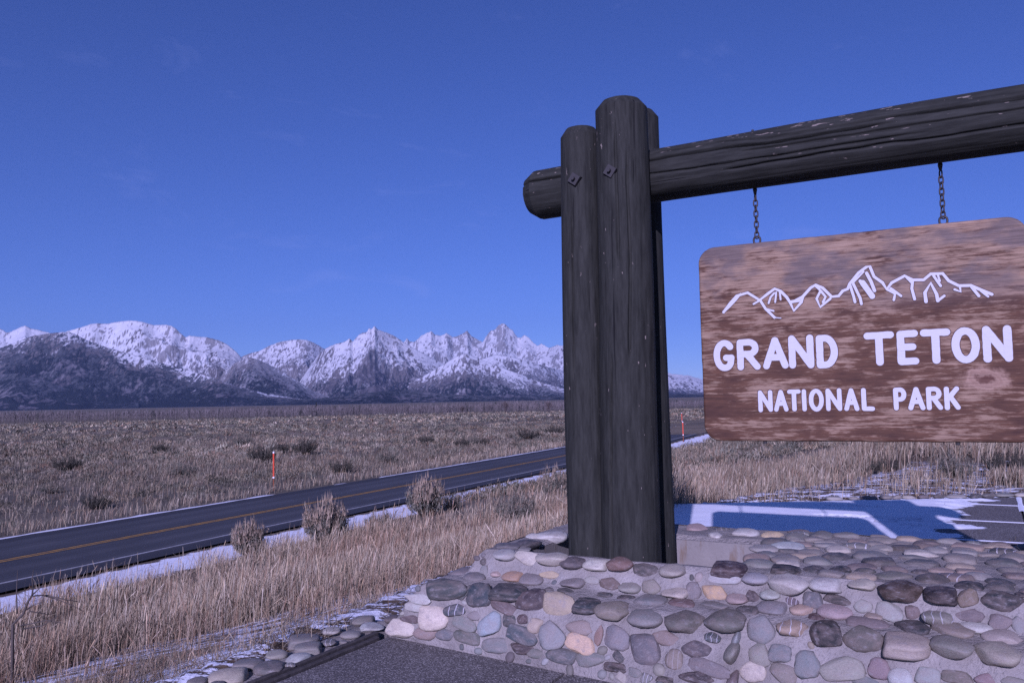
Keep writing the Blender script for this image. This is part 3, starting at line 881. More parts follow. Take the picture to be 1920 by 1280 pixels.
def put_stone(parent, origin, p, n, t1, a, b, h, sink, rgb, ang=0.0, name='stone', mesh=None):
    """half sizes a, b along the surface, h out of it"""
    n = np.asarray(n, float); n = n / np.linalg.norm(n)
    t1 = np.asarray(t1, float) - n * (np.asarray(t1) @ n); t1 = t1 / np.linalg.norm(t1)
    t2 = np.cross(n, t1)
    ca, sa = math.cos(ang), math.sin(ang)
    x = t1 * ca + t2 * sa; y = -t1 * sa + t2 * ca
    o = bpy.data.objects.new(name, mesh or random.choice(COB))
    COL.objects.link(o)
    o.parent = parent
    pos = np.asarray(p) + n * (h * sink) - origin
    flip = random.choice((1, -1))
    m = Matrix(((x[0] * a * flip, y[0] * b, n[0] * h, pos[0]), (x[1] * a * flip, y[1] * b, n[1] * h, pos[1]), (x[2] * a * flip, y[2] * b, n[2] * h, pos[2]), (0, 0, 0, 1)))
    o.matrix_basis = m
    ac = np.array(alb(rgb, 0.60)); lum = ac.mean(); ac = ac * (lum / 0.20) ** 0.45 * 0.86; lum = ac.mean(); ac = np.where(lum > 0.30, ac * (0.30 / lum) ** 0.5, ac); lum = ac.mean(); o.color = (*(ac * 0.70 + lum * 0.30), 1)
    PLACED.append((np.asarray(p, float), a, b, x, y))
    return o
# stones traced from the photograph: (x, y, width, height, turn, r, g, b) in a 4x crop
C1 = [(545, 578, 290, 165, -5, 70, 80, 95), (690, 605, 44, 150, 35, 80, 84, 98), (805, 625, 190, 190, 0, 60, 75, 100), (1020, 600, 240, 120, 0, 65, 72, 90), (1185, 660, 220, 175, -15, 75, 60, 80),
      (1395, 690, 245, 185, 5, 158, 138, 130), (1605, 700, 180, 180, 0, 60, 70, 90), (1795, 730, 240, 185, 0, 132, 120, 122), (970, 705, 190, 95, 20, 105, 85, 100), (610, 735, 155, 98, 0, 75, 85, 110),
      (758, 772, 98, 74, 0, 130, 120, 140), (450, 790, 215, 205, 0, 192, 172, 180), (880, 840, 155, 195, 0, 130, 140, 175), (1025, 810, 105, 98, 0, 75, 80, 95), (1120, 800, 78, 74, 0, 85, 60, 75),
      (1215, 850, 105, 115, 0, 160, 140, 140), (1345, 930, 195, 220, 0, 125, 125, 150), (1545, 860, 190, 108, 5, 140, 120, 130), (1692, 922, 60, 155, 0, 140, 105, 105), (1830, 940, 185, 185, 0, 122, 115, 140),
      (1555, 990, 215, 135, 10, 190, 152, 135), (1115, 920, 240, 130, 15, 75, 90, 115), (685, 835, 190, 105, 15, 120, 120, 135), (710, 935, 200, 118, 15, 100, 100, 110), (545, 915, 145, 88, 0, 105, 105, 130),
      (395, 905, 175, 100, 0, 140, 115, 125), (205, 870, 215, 130, 0, 182, 166, 175), (925, 995, 195, 122, 0, 115, 115, 135), (1120, 1020, 182, 90, -5, 75, 60, 75), (1225, 1060, 135, 70, 0, 110, 110, 120),
      (1410, 1075, 222, 120, 0, 90, 95, 115), (1625, 1105, 212, 115, 0, 115, 115, 130), (1820, 1165, 175, 75, 0, 66, 54, 58),
      (1155, 345, 182, 104, 0, 170, 158, 168), (1345, 350, 212, 94, 0, 158, 147, 155), (1498, 383, 172, 98, 0, 95, 85, 105), (1668, 393, 172, 104, 15, 188, 178, 190), (1855, 383, 192, 118, 0, 128, 92, 95),
      (925, 462, 68, 104, 0, 168, 138, 148), (1047, 480, 142, 98, 0, 166, 124, 106), (1190, 505, 162, 124, 0, 125, 115, 135), (1320, 468, 142, 58, 0, 168, 143, 122), (1497, 535, 168, 124, 0, 125, 115, 135),
      (1640, 510, 112, 58, 0, 140, 135, 150), (1775, 535, 148, 98, 0, 112, 91, 95), (990, 320, 145, 92, 0, 150, 145, 165), (1120, 280, 122, 48, 0, 125, 120, 138), (1010, 260, 182, 72, 0, 95, 95, 115),
      (1160, 245, 162, 72, 0, 70, 75, 95), (1200, 185, 104, 62, 0, 188, 182, 202), (1340, 190, 202, 92, 0, 178, 172, 195), (1320, 255, 132, 72, 0, 130, 125, 140), (760, 490, 152, 92, 0, 115, 110, 130),
      (670, 455, 172, 92, 0, 120, 110, 130), (830, 450, 62, 104, 0, 125, 122, 140), (330, 650, 202, 72, 0, 165, 160, 180), (310, 710, 142, 72, 0, 155, 150, 168), (280, 800, 150, 62, 0, 100, 80, 95),
      (1440, 590, 122, 40, 0, 75, 78, 95), (1740, 620, 104, 40, 0, 80, 82, 98), (1320, 575, 64, 30, 0, 95, 92, 110), (1890, 640, 132, 40, 0, 60, 62, 80)]
C2 = [(325, 565, 155, 128, 0, 136, 130, 140), (485, 560, 134, 118, 0, 130, 120, 125), (665, 612, 192, 114, 0, 168, 152, 160), (800, 592, 114, 138, 0, 120, 110, 130), (955, 605, 188, 114, 0, 176, 138, 106),
      (1130, 650, 162, 124, 0, 152, 126, 140), (1245, 637, 108, 88, 30, 85, 70, 85), (1380, 620, 152, 84, 0, 150, 150, 165), (445, 435, 192, 104, 0, 85, 80, 90), (645, 440, 188, 138, 0, 147, 136, 145),
      (1070, 430, 252, 84, 10, 78, 58, 76), (1030, 495, 242, 94, 0, 150, 145, 170), (1265, 500, 192, 94, 0, 140, 135, 165), (1520, 540, 300, 132, 0, 168, 158, 175), (1790, 545, 242, 124, 0, 168, 162, 185),
      (1700, 665, 148, 128, 0, 95, 95, 120), (1540, 665, 104, 64, 0, 100, 80, 105), (1615, 735, 172, 88, 0, 165, 133, 130), (1390, 715, 222, 88, 0, 120, 115, 140), (1210, 733, 172, 54, 0, 75, 75, 90),
      (960, 700, 202, 40, 0, 112, 108, 125), (720, 685, 192, 54, 0, 114, 84, 96), (480, 665, 222, 74, 0, 112, 110, 130), (1730, 785, 118, 44, 0, 92, 62, 76), (1860, 750, 260, 114, 0, 154, 128, 150),
      (440, 800, 248, 168, 0, 125, 122, 140), (745, 825, 282, 212, 0, 106, 100, 106), (1040, 810, 292, 184, 0, 106, 103, 110), (1310, 880, 204, 222, 0, 120, 118, 140), (1545, 870, 222, 204, 0, 156, 128, 118),
      (1795, 910, 238, 208, 0, 32, 40, 46), (950, 932, 124, 66, 0, 85, 95, 115), (1125, 945, 134, 74, 0, 130, 135, 160), (600, 945, 208, 114, 10, 132, 111, 120), (435, 1030, 242, 238, 0, 100, 95, 120),
      (660, 1105, 134, 158, 0, 128, 112, 115), (825, 1025, 212, 128, 0, 90, 80, 100), (1085, 1060, 238, 144, 0, 126, 122, 130), (1295, 1075, 152, 184, -30, 132, 126, 134), (1445, 1060, 178, 134, 0, 110, 112, 135),
      (1655, 1145, 192, 212, 0, 115, 118, 140), (1480, 1215, 202, 154, 0, 128, 116, 124), (1250, 1195, 192, 164, 0, 168, 152, 160), (915, 1165, 312, 124, 5, 116, 105, 125), (820, 1235, 252, 90, 0, 60, 50, 65),
      (1090, 1275, 252, 70, 0, 112, 92, 110), (590, 1255, 142, 36, 0, 70, 62, 66), (828, 127, 158, 84, 0, 156, 128, 146), (1200, 165, 184, 76, 0, 175, 168, 192), (1395, 180, 154, 104, 0, 186, 158, 130),
      (1570, 190, 154, 72, 0, 118, 116, 130), (1755, 180, 172, 58, 0, 110, 108, 122), (1510, 262, 252, 50, 0, 150, 155, 182), (960, 180, 110, 40, 0, 190, 182, 205)]
C3 = [(705, 550, 204, 134, 0, 162, 151, 155), (1000, 595, 328, 164, 5, 84, 64, 58), (1295, 620, 252, 154, 10, 60, 50, 64), (1500, 645, 154, 144, 0, 122, 102, 92), (1755, 672, 308, 154, 8, 38, 50, 66),
      (535, 660, 232, 74, 3, 80, 72, 80), (715, 705, 134, 104, 0, 140, 135, 150), (910, 750, 204, 154, 0, 140, 138, 155), (1085, 750, 114, 108, 0, 116, 96, 110), (1275, 790, 232, 134, 0, 126, 122, 130),
      (1515, 775, 212, 98, 0, 112, 96, 115), (1550, 865, 262, 60, 0, 168, 162, 180), (1755, 830, 192, 124, 0, 122, 106, 125), (1890, 850, 130, 134, 0, 128, 124, 145), (790, 785, 134, 44, 0, 150, 128, 130),
      (740, 830, 322, 54, 0, 116, 100, 120), (1080, 872, 272, 74, 8, 60, 66, 84), (1380, 890, 332, 74, 0, 132, 116, 120), (1750, 935, 302, 78, 0, 152, 136, 150), (715, 950, 292, 204, 0, 96, 90, 94),
      (1040, 1000, 352, 218, 10, 154, 137, 144), (1380, 1010, 332, 244, 15, 126, 120, 128), (1715, 1065, 362, 214, 5, 147, 136, 139), (560, 1180, 332, 194, 0, 137, 131, 139), (835, 1175, 168, 164, 15, 132, 106, 130),
      (990, 1240, 184, 150, 0, 150, 150, 175), (1195, 1230, 192, 130, 0, 135, 135, 155), (1420, 1240, 232, 100, 0, 112, 101, 104), (1625, 1250, 154, 90, 0, 132, 102, 125), (720, 1260, 212, 80, 0, 105, 110, 130),
      (1850, 1270, 200, 70, 0, 120, 116, 128), (130, 442, 218, 60, 0, 50, 55, 64), (345, 438, 154, 58, 0, 70, 72, 88), (540, 442, 164, 54, 0, 56, 62, 74), (720, 452, 164, 50, 0, 92, 92, 98),
      (950, 490, 272, 52, 0, 108, 106, 112), (1235, 515, 242, 72, 0, 92, 86, 90), (1510, 563, 212, 62, 0, 58, 64, 78), (1740, 570, 212, 54, 0, 92, 90, 104), (1895, 620, 90, 70, 0, 50, 55, 72)]
used = 0
for (ox, oy, lst) in ((700, 960, C1), (1100, 960, C2), (1440, 960, C3)):
    for (cx, cy, w, h, ang, r_, g_, b_) in lst:
        x, y = ox + cx / 4, oy + cy / 4
        d = ray(x, y)
        loc, nor, idx, dist = BVH.ray_cast(Vector(CAM), Vector(d).normalized())
        if loc is None: continue
        p = np.array(loc); n = np.array(nor)
        if n @ d > 0: n = -n
        sloc, tloc = float(p @ U3), float(p @ N3)
        top = n[2] > 0.6
        side = abs(n @ U3) > 0.6
        if top: n = np.array([0, 0, 1.0]) * 0.9 - N3 * 0.1
        elif side: n = -U3 * 0.8 + np.array([0, 0, 0.45]) - N3 * 0.15
        else: n = -N3 * 0.86 + np.array([0, 0, 0.45])
        n = n / np.linalg.norm(n)
        t1 = -N3 if side else U3
        t1 = t1 - n * (t1 @ n); t1 /= np.linalg.norm(t1)
        t2 = np.cross(n, t1)
        c0 = proj(p)
        e1 = np.linalg.norm(proj(p + t1 * 0.05) - c0) / 0.05; e2 = np.linalg.norm(proj(p + t2 * 0.05) - c0) / 0.05
        a = w / 4 / e1 / 2 * 1.09
        b = h / 4 / e2 / 2 * 1.09
        if top: b = min(max(b, 0.55 * a), 0.95 * a)
        else: b = min(max(b * 0.96, 0.3 * a), 2.6 * a)
        if side: a = min(a, 1.4 * b)
        hh = min(a, b) * (0.50 if not top else 0.42)
        hh = min(hh, 0.085)
        put_stone(ped, PED0, p, n, t1, a, b, hh, 0.06 if not top else 0.0, (r_, g_, b_), -math.radians(ang) if not top else 0)
        used += 1
# stones in between and on the flat top
PAL = [(118, 116, 132), (132, 122, 134), (150, 140, 150), (96, 96, 112), (112, 96, 112), (160, 138, 134), (92, 86, 96), (140, 134, 152), (168, 156, 168), (78, 82, 98), (128, 108, 116), (122, 122, 136), (148, 122, 126)]
def fill(n_try, rng_s, rng_t, size, limit, kind):
    made = 0
    for _ in range(n_try):
        if made >= limit: break
        s = random.uniform(*rng_s); t = random.uniform(*rng_t)
        if kind == 'top':
            o, d = ST(s, t, 2.0), np.array([0, 0, -1.0])
        elif kind == 'front':
            o, d = ST(s, 2.0, t), N3
        else:
            o, d = ST(-6.0, s, t), U3
        loc, nor, idx, dist = BVH.ray_cast(Vector(o), Vector(d))
        if loc is None: continue
        p = np.array(loc)
        if kind == 'top' and p[2] < 0.45: continue
        if kind != 'top' and abs(nor[2]) > 0.8: continue
        a = random.uniform(*size); b = a * random.uniform(0.62, 0.95)
        if kind != 'top' and p[2] - b < -0.01: continue
        ok = True
        for (q, qa, qb, qx, qy) in PLACED:
            dd = p - q
            if dd @ dd > 0.12: continue
            lx, ly = dd @ qx, dd @ qy
            if math.sqrt((lx / (qa + a * 0.92)) ** 2 + (ly / (qb + b * 0.92)) ** 2) < 1.0 and abs(dd @ np.cross(qx, qy)) < 0.12: ok = False; break
        if not ok: continue
        n = {'top': np.array([0, 0, 1.0]), 'front': -N3 * 0.9 + np.array([0, 0, 0.4]), 'left': -U3 * 0.85 + np.array([0, 0, 0.5])}[kind]
        t1 = {'top': U3, 'front': U3, 'left': -N3}[kind]
        put_stone(ped, PED0, p, n, t1, a, b, min(a, b) * (0.42 if kind == 'top' else 0.48), 0.0 if kind == 'top' else 0.05, random.choice(PAL), random.uniform(-0.4, 0.4))
        made += 1
    return made
nt = fill(6000, (-1.30, 0.30), (4.72, 6.12), (0.065, 0.10), 72, 'top')
nt += fill(2500, (-1.30, 0.30), (4.72, 6.12), (0.035, 0.055), 8, 'top')
nt += fill(1200, (-2.9, -1.3), (5.70, 6.12), (0.055, 0.085), 10, 'top')
nl = fill(2500, (4.3, 6.3), (0.05, 0.5), (0.05, 0.09), 18, 'left')
nf = fill(2500, (-3.3, 0.35), (0.03, 0.5), (0.028, 0.05), 298 - used - nt - nl, 'front')
print('stones', used, nt, nl, nf)
def small_stones():
    V, F, C = [], [], []
    nb = 0
    small = []
    for me in COB[:5]:
        import bmesh
        bm = bmesh.new(); bmesh.ops.create_icosphere(bm, subdivisions=2, radius=1.0)
        v = np.array([p.co[:] for p in bm.verts]); f = np.array([[q.index for q in t.verts] for t in bm.faces]); bm.free()
        v = v * (1 + 0.35 * (fbm(v[:, 0] + nb + len(small) * 5, v[:, 1], v[:, 2], oct=2, seed=140 + len(small)) - 0.5))[:, None]
        small.append((v, f))
    made = 0
    for it in range(16000):
        if made >= 330: break
        mode = 0 if it < 5000 else (1 if it < 10500 else 2)      # gaps in view / front and top beyond the second post
        if mode == 0 and made >= 90: continue
        s = random.uniform(-3.35, 0.35) if mode == 0 else random.uniform(0.35, 2.0)
        z = random.uniform(0.02, 0.5)
        if mode == 2:
            loc, nor, idx, dist = BVH.ray_cast(Vector(ST(s, random.uniform(4.7, 6.1), 2.0)), Vector((0, 0, -1)))
            if loc is None or loc[2] < 0.48: continue
        else:
            loc, nor, idx, dist = BVH.ray_cast(Vector(ST(s, 2.0, z)), Vector(N3))
            if loc is None or abs(nor[2]) > 0.85: continue
        p = np.array(loc)
        a = random.uniform(0.02, 0.042) if mode == 0 else random.choice((random.uniform(0.05, 0.085), random.uniform(0.025, 0.05)))
        b = a * random.uniform(0.6, 0.95)
        bad = False
        for (q, qa, qb, qx, qy) in PLACED:
            dd = p - q
            if dd @ dd > 0.08: continue
            lx, ly = dd @ qx, dd @ qy
            if math.sqrt((lx / (qa + a * 0.95)) ** 2 + (ly / (qb + b * 0.95)) ** 2) < 1.0 and abs(dd @ np.cross(qx, qy)) < 0.1: bad = True; break
        if bad: continue
        n = np.array([0, 0, 1.0]) if mode == 2 else -N3 * 0.9 + np.array([0, 0, 0.4])
        n /= np.linalg.norm(n)
        an_ = 0.3 * made if mode == 0 else random.uniform(-0.35, 0.35)
        x = U3 * math.cos(an_) + np.cross(n, U3) * math.sin(an_); x -= n * (x @ n); x /= np.linalg.norm(x); y = np.cross(n, x)
        PLACED.append((p, a, b, x, y))
        v, f = random.choice(small)
        V.append(p - PED0 + v[:, :1] * x * a + v[:, 1:2] * y * b + v[:, 2:] * n * b * 0.6); F.append(f + nb); nb += len(v)
        C.append(np.repeat((np.array(alb(random.choice(PAL), 0.55)) * 0.5 + np.array(alb(random.choice(PAL), 0.55)).mean() * 0.5)[None], len(v), 0)); made += 1
    k = NT('pebble', 0.7, 0.3)
    nz_ = k.noise(k.coord(), 60, 4, 0.7)
    k.color(k.mix(nz_, k.mix(1.0, k.attr('col'), (0.6, 0.6, 0.6), 'MULTIPLY'), k.mix(1.0, k.attr('col'), (1.4, 1.4, 1.4), 'MULTIPLY')))
    k.bump(nz_, 0.4, 0.005)
    o = link('small_stones', mesh_np('small_stones', np.concatenate(V), np.concatenate(F), col=np.concatenate(C), smooth=True), k.m, ped)
    o['kind'] = 'stuff'
small_stones()

# ------------------------------------------------------------------ stone border and edging board beside the pavement
def border(name, label, org):
    return tag(empty(name, tuple(org)), label, 'stone edging')
B0 = ST(-3.6, 3.8, 0)
bord = border('stone_border', 'double row of flat river stones edging the pavement beside the grass', B0)
mb = MB()
sg = np.linspace(0.3, 4.55, 60)
vv = []
for t in sg:
    w0 = -3.86 + (fbm(np.array([t * 2.0]), np.array([0.0]), seed=71)[0] - 0.5) * 0.18
    for s, z in ((w0, -0.12), (w0 + 0.05, -0.012), (-3.68, 0.012), (-3.525, 0.008), (-3.52, -0.1)):
        vv.append(ST(s, t, z + (random.random() - 0.5) * 0.012) - B0)
link('mortar_bed', mesh_np('mortar_bed', np.array(vv), grid_faces(len(sg), 5), smooth=True), M_MORTAR, bord)
BST = [(345, 825, 330, 100, 158, 145, 146), (660, 765, 262, 104, 104, 100, 114), (510, 738, 252, 64, 118, 114, 128), (715, 665, 184, 80, 140, 134, 142), (880, 690, 212, 74, 158, 160, 182), (950, 618, 228, 84, 128, 122, 134),
       (920, 560, 262, 64, 122, 116, 130), (1105, 575, 134, 84, 110, 106, 118), (1130, 487, 156, 64, 150, 142, 156), (1270, 517, 172, 74, 132, 126, 140), (1360, 407, 204, 78, 122, 116, 126), (1430, 465, 212, 60, 160, 158, 180),
       (120, 868, 172, 52, 120, 112, 122), (270, 885, 124, 40, 110, 106, 118), (820, 742, 90, 44, 130, 124, 134), (1215, 572, 74, 44, 124, 118, 130), (1590, 398, 152, 54, 104, 92, 104)]
for (cx, cy, w, h, r_, g_, b_) in BST:
    p = onz(340 + cx / 4, 1060 + cy / 4, 0.03)
    dpx = F_PX / p[1]
    a = w / 4 / dpx / 2 * 0.9
    b = min(max(a * 0.6, h / 4 / (dpx * 0.30) / 2), a * 0.95)
    put_stone(bord, B0, p, (0, 0, 1), (1, 0.12, 0), a, b, min(0.042, b * 0.4), -0.15, (r_, g_, b_), random.uniform(-0.15, 0.15))
for k in range(14):
    t = 2.6 - k * 0.16
    put_stone(bord, B0, ST(-3.62 - (k % 2) * 0.14, t, 0.02), (0, 0, 1), U3, 0.085, 0.07, 0.04, 0, random.choice(PAL), random.uniform(-1, 1))
edge = tag(empty('edging_board', tuple(ST(-3.45, 2.3, 0))), 'weathered dark timber edging board between pavement and stone border', 'board')
def wood_board(s0, s1, t0, t1, z0, z1, org):
    n = 50
    tt = np.linspace(t0, t1, n)
    rows = []
    for t in tt:
        jit = (fbm(np.array([t * 3.0]), np.array([1.0]), seed=75)[0] - 0.5) * 0.02
        for s, z in ((s0 + jit, z0), (s0 + jit, z1 - 0.006), (s0 + 0.006 + jit, z1), (s1 - 0.006 + jit, z1 + jit * 0.4), (s1 + jit, z1 - 0.006), (s1 + jit, z0)):
            rows.append(ST(s, t, z) - org)
    return mesh_np('board', np.array(rows), grid_faces(n, 6))
k_ = NT('grey_timber', 0.85)
kn = k_.noise(k_.coord('Object', (1, 1, 1)), 30, 5)
k_.color(k_.mix(kn, (0.020, 0.018, 0.017), (0.10, 0.088, 0.080)))
k_.bump(kn, 0.6, 0.006)
M_TIMBER = k_.m
EO = ST(-3.45, 2.3, 0)
link('board', wood_board(-3.52, -3.49, 0.4, 4.26, -0.12, 0.030, EO), M_TIMBER, edge)
link('board', wood_board(-3.484, -3.45, 0.4, 4.22, -0.12, 0.014, EO), M_TIMBER, edge)

# rear edge of the pavement: single row of stones with old snow on them
B1 = np.array([4.0, 11.85, 0.0])
bord2 = border('stone_border', 'row of low stones along the far edge of the snowy pavement', B1)
x = 4.4
while x < 8.6:
    a = random.uniform(0.06, 0.14)
    x += a
    put_stone(bord2, B1, (x, 11.80 + random.uniform(-0.04, 0.05), 0.015), (0, 0, 1), (1, 0, 0), a, a * random.uniform(0.5, 0.7), 0.032, 0, random.choice(PAL), random.uniform(-0.3, 0.3))
    x += a * random.uniform(0.8, 1.8)

# ------------------------------------------------------------------ log frame
FR0 = ST(-2.1, 5.13, 0.0)
frame = tag(empty('log_signpost', tuple(FR0)), 'dark stained log signpost with clustered upright posts and a long crossbeam', 'sign frame')
def log_mesh(name, L, r0, r1, cham, seed, cracks=(), seg=120, rings=110, end0=True, end1=True, bow=0.01):
    """log along +Z from 0 to L, chamfered ends, real drying cracks: (angle, z0, z1, depth, wander)"""
    z = np.linspace(0, L, rings)
    ri0, ri1 = int(np.argmin(np.abs(z - cham))), int(np.argmin(np.abs(z - (L - cham))))
    z[ri0], z[ri1] = cham, L - cham
    if ri1 == rings - 1: ri1 -= 1; z[ri1] = L - cham
    if ri0 == 0: ri0 = 1; z[1] = cham
    th = np.linspace(0, 2 * math.pi, seg, endpoint=False)
    Z, T = np.meshgrid(z, th, indexing='ij')
    R = r0 + (r1 - r0) * Z / L
    cx, cy = np.cos(T), np.sin(T)
    R = R * (1 + (fbm(cx * 1.2 + seed, cy * 1.2, Z * 0.8, oct=3, seed=seed) - 0.5) * 0.10)
    R = R + (fbm(cx * 9 + seed, cy * 9, Z * 0.55, oct=3, seed=seed + 3, gain=0.6) - 0.5) * 0.0045
    for (a, z0, z1, dep, wan) in cracks:
        ca = a + wan * (fbm(Z * 1.6, Z * 0 + a, oct=3, seed=seed + 9) - 0.5) + wan * 0.25 * (Z - z0)
        da = np.abs((T - ca + math.pi) % (2 * math.pi) - math.pi) * R
        env = sstep(z0, z0 + 0.12, Z) * (1 - sstep(z1 - 0.25, z1, Z))
        wdt = 0.006 + 0.006 * env
        R = R - dep * env * (1 - sstep(wdt * 0.35, wdt, da))
    if end1:
        k = np.clip((Z - (L - cham)) / cham, 0, 1)
        R = R * (1 - 0.27 * k)
    if end0:
        k = np.clip((cham - Z) / cham, 0, 1)
        R = R * (1 - 0.27 * k)
    ox = bow * np.sin(Z / L * math.pi + seed); oy = bow * np.cos(Z / L * 2.3 + seed)
    v = np.stack([R * cx + ox, R * cy + oy, Z], -1)
    f = grid_faces(rings, seg, wrap=True)
    V = v.reshape(-1, 3)
    c0, c1 = V[:seg].mean(0), V[-seg:].mean(0)
    # domed end grain
    n0 = len(V)
    extra = [c0 - [0, 0, 0.004], c1 + [0, 0, 0.010]]
    V = np.concatenate([V, extra])
    i = np.arange(seg); j = (i + 1) % seg
    tri0 = np.stack([j, i, np.full(seg, n0), np.full(seg, n0)], -1); tri1 = np.stack([(rings - 1) * seg + i, (rings - 1) * seg + j, np.full(seg, n0 + 1), np.full(seg, n0 + 1)], -1)
    me = bpy.data.meshes.new(name)
    faces = [tuple(q) for q in f] + [tuple(q[:3]) for q in tri0] + [tuple(q[:3]) for q in tri1]
    me.from_pydata([tuple(p) for p in V], [], faces)
    me.polygons.foreach_set('use_smooth', np.array([True] * len(f) + [False] * (2 * seg)))
    ev = np.zeros(len(me.edges) * 2, np.int32); me.edges.foreach_get('vertices', ev)
    ev = ev.reshape(-1, 2) // seg
    same = ev[:, 0] == ev[:, 1]
    sharp = same & (((ev[:, 0] == ri1) & end1) | ((ev[:, 0] == ri0) & end0) | (ev[:, 0] == rings - 1) | (ev[:, 0] == 0))
    at_ = me.attributes.new('sharp_edge', 'BOOLEAN', 'EDGE'); at_.data.foreach_set('value', sharp)
    me.update()
    return me
def frame_log(s, t, z0, z1, rb, rt, seed, cracks=(), mirror=False, name='log_post', lean=0.0):
    me = log_mesh(name, z1 - z0, rb, rt, 0.055, seed, cracks, end0=False, seg=220 if cracks else 90)
    o = link(name, me, M_LOG, frame)
    o.location = Vector(ST(s, t, z0) - FR0)
    o.rotation_euler = (0, lean, -TH)
    return o
ANG = math.radians   # log angle 0 = along U, 270 deg = facing the camera side
frame_log(-2.262, 4.875, 0.20, 3.27, 0.140, 0.132, 3, [(ANG(262), 1.4, 2.6, 0.025, 0.2)])
frame_log(-1.978, 4.865, 0.20, 3.395, 0.188, 0.163, 5, [(ANG(250), -0.2, 1.6, 0.045, 0.22), (ANG(296), 1.5, 2.9, 0.022, 0.3), (ANG(275), 2.1, 3.1, 0.020, 0.2)])
frame_log(-2.072, 5.455, 0.20, 3.52, 0.150, 0.150, 8, [(ANG(300), 0.4, 2.2, 0.012, 0.3)])
frame_log(-2.375, 5.44, 0.20, 3.20, 0.145, 0.135, 11)
for (ds, t, z1, rb, rt, sd) in ((-0.14, 4.87, 3.40, 0.18, 0.16, 21), (0.155, 4.87, 3.25, 0.145, 0.135, 23), (-0.13, 5.45, 3.46, 0.15, 0.145, 25), (0.16, 5.44, 3.2, 0.145, 0.135, 27)):
    frame_log(0.74 + ds, t, 0.2, z1, rb, rt, sd)
BL = 4.25
bm_ = log_mesh('crossbeam', BL, 0.172, 0.178, 0.075, 31, [(ANG(66), -0.2, 2.45, 0.040, 0.22), (ANG(52), 0.9, 3.4, 0.018, 0.4), (ANG(96), 0.7, 2.6, 0.012, 0.4), (ANG(84), 1.5, 4.1, 0.016, 0.3), (ANG(60), 2.2, 4.2, 0.015, 0.25), (ANG(112), 1.4, 4.0, 0.010, 0.3)], seg=260, rings=190)
beam = link('crossbeam', bm_, M_BEAM, frame)
bx0 = ST(-2.775, 5.13, 2.952)
Rm = Matrix((Vector(-N3), Vector((0, 0, 1)), Vector(U3))).transposed()      # local x = towards viewer side, y = up, z = along U
# make local axes right-handed: x = up, y = -N, z = U
Rm = Matrix((Vector((0, 0, 1)), Vector(-N3), Vector(U3))).transposed()
if Rm.determinant() < 0: Rm = Matrix((Vector((0, 0, -1)), Vector(-N3), Vector(U3))).transposed()
mw = Rm.to_4x4(); mw.translation = Vector(bx0 - FR0)
beam.matrix_basis = mw @ Matrix.Rotation(math.radians(-0.35), 4, 'Y')
# diamond washers and bolts on the front logs
for (px_, py_, t_) in ((1077, 336, 4.742), (1144, 321, 4.712)):
    s_, z_ = ont(px_, py_, t_)
    mb = MB()
    h = 0.048
    q = [(-h, 0), (0, -h), (h, 0), (0, h)]
    rot = math.radians(9)
    q = [(a * math.cos(rot) - b * math.sin(rot), a * math.sin(rot) + b * math.cos(rot)) for a, b in q]
    base = ST(s_, t_, z_) - FR0
    nn = -N3
    v = [base + U3 * a + np.array([0, 0, b]) + nn * 0.000 for a, b in q] + [base + U3 * a * 0.94 + np.array([0, 0, b * 0.94]) + nn * 0.012 for a, b in q]
    v2 = [base + U3 * a + np.array([0, 0, b]) - nn * 0.03 for a, b in q]
    mb.add(v2 + v, [(0, 1, 5, 4), (1, 2, 6, 5), (2, 3, 7, 6), (3, 0, 4, 7), (4, 5, 9, 8), (5, 6, 10, 9), (6, 7, 11, 10), (7, 4, 8, 11), (8, 9, 10, 11)])
    w_ = link('washer', mb.mesh('washer'), M_IRON, frame)
    mb = MB(); mb.tube([base + nn * 0.008, base + nn * 0.034], [0.013, 0.012], 8)
    link('bolt', mb.mesh('bolt'), M_IRON, w_)

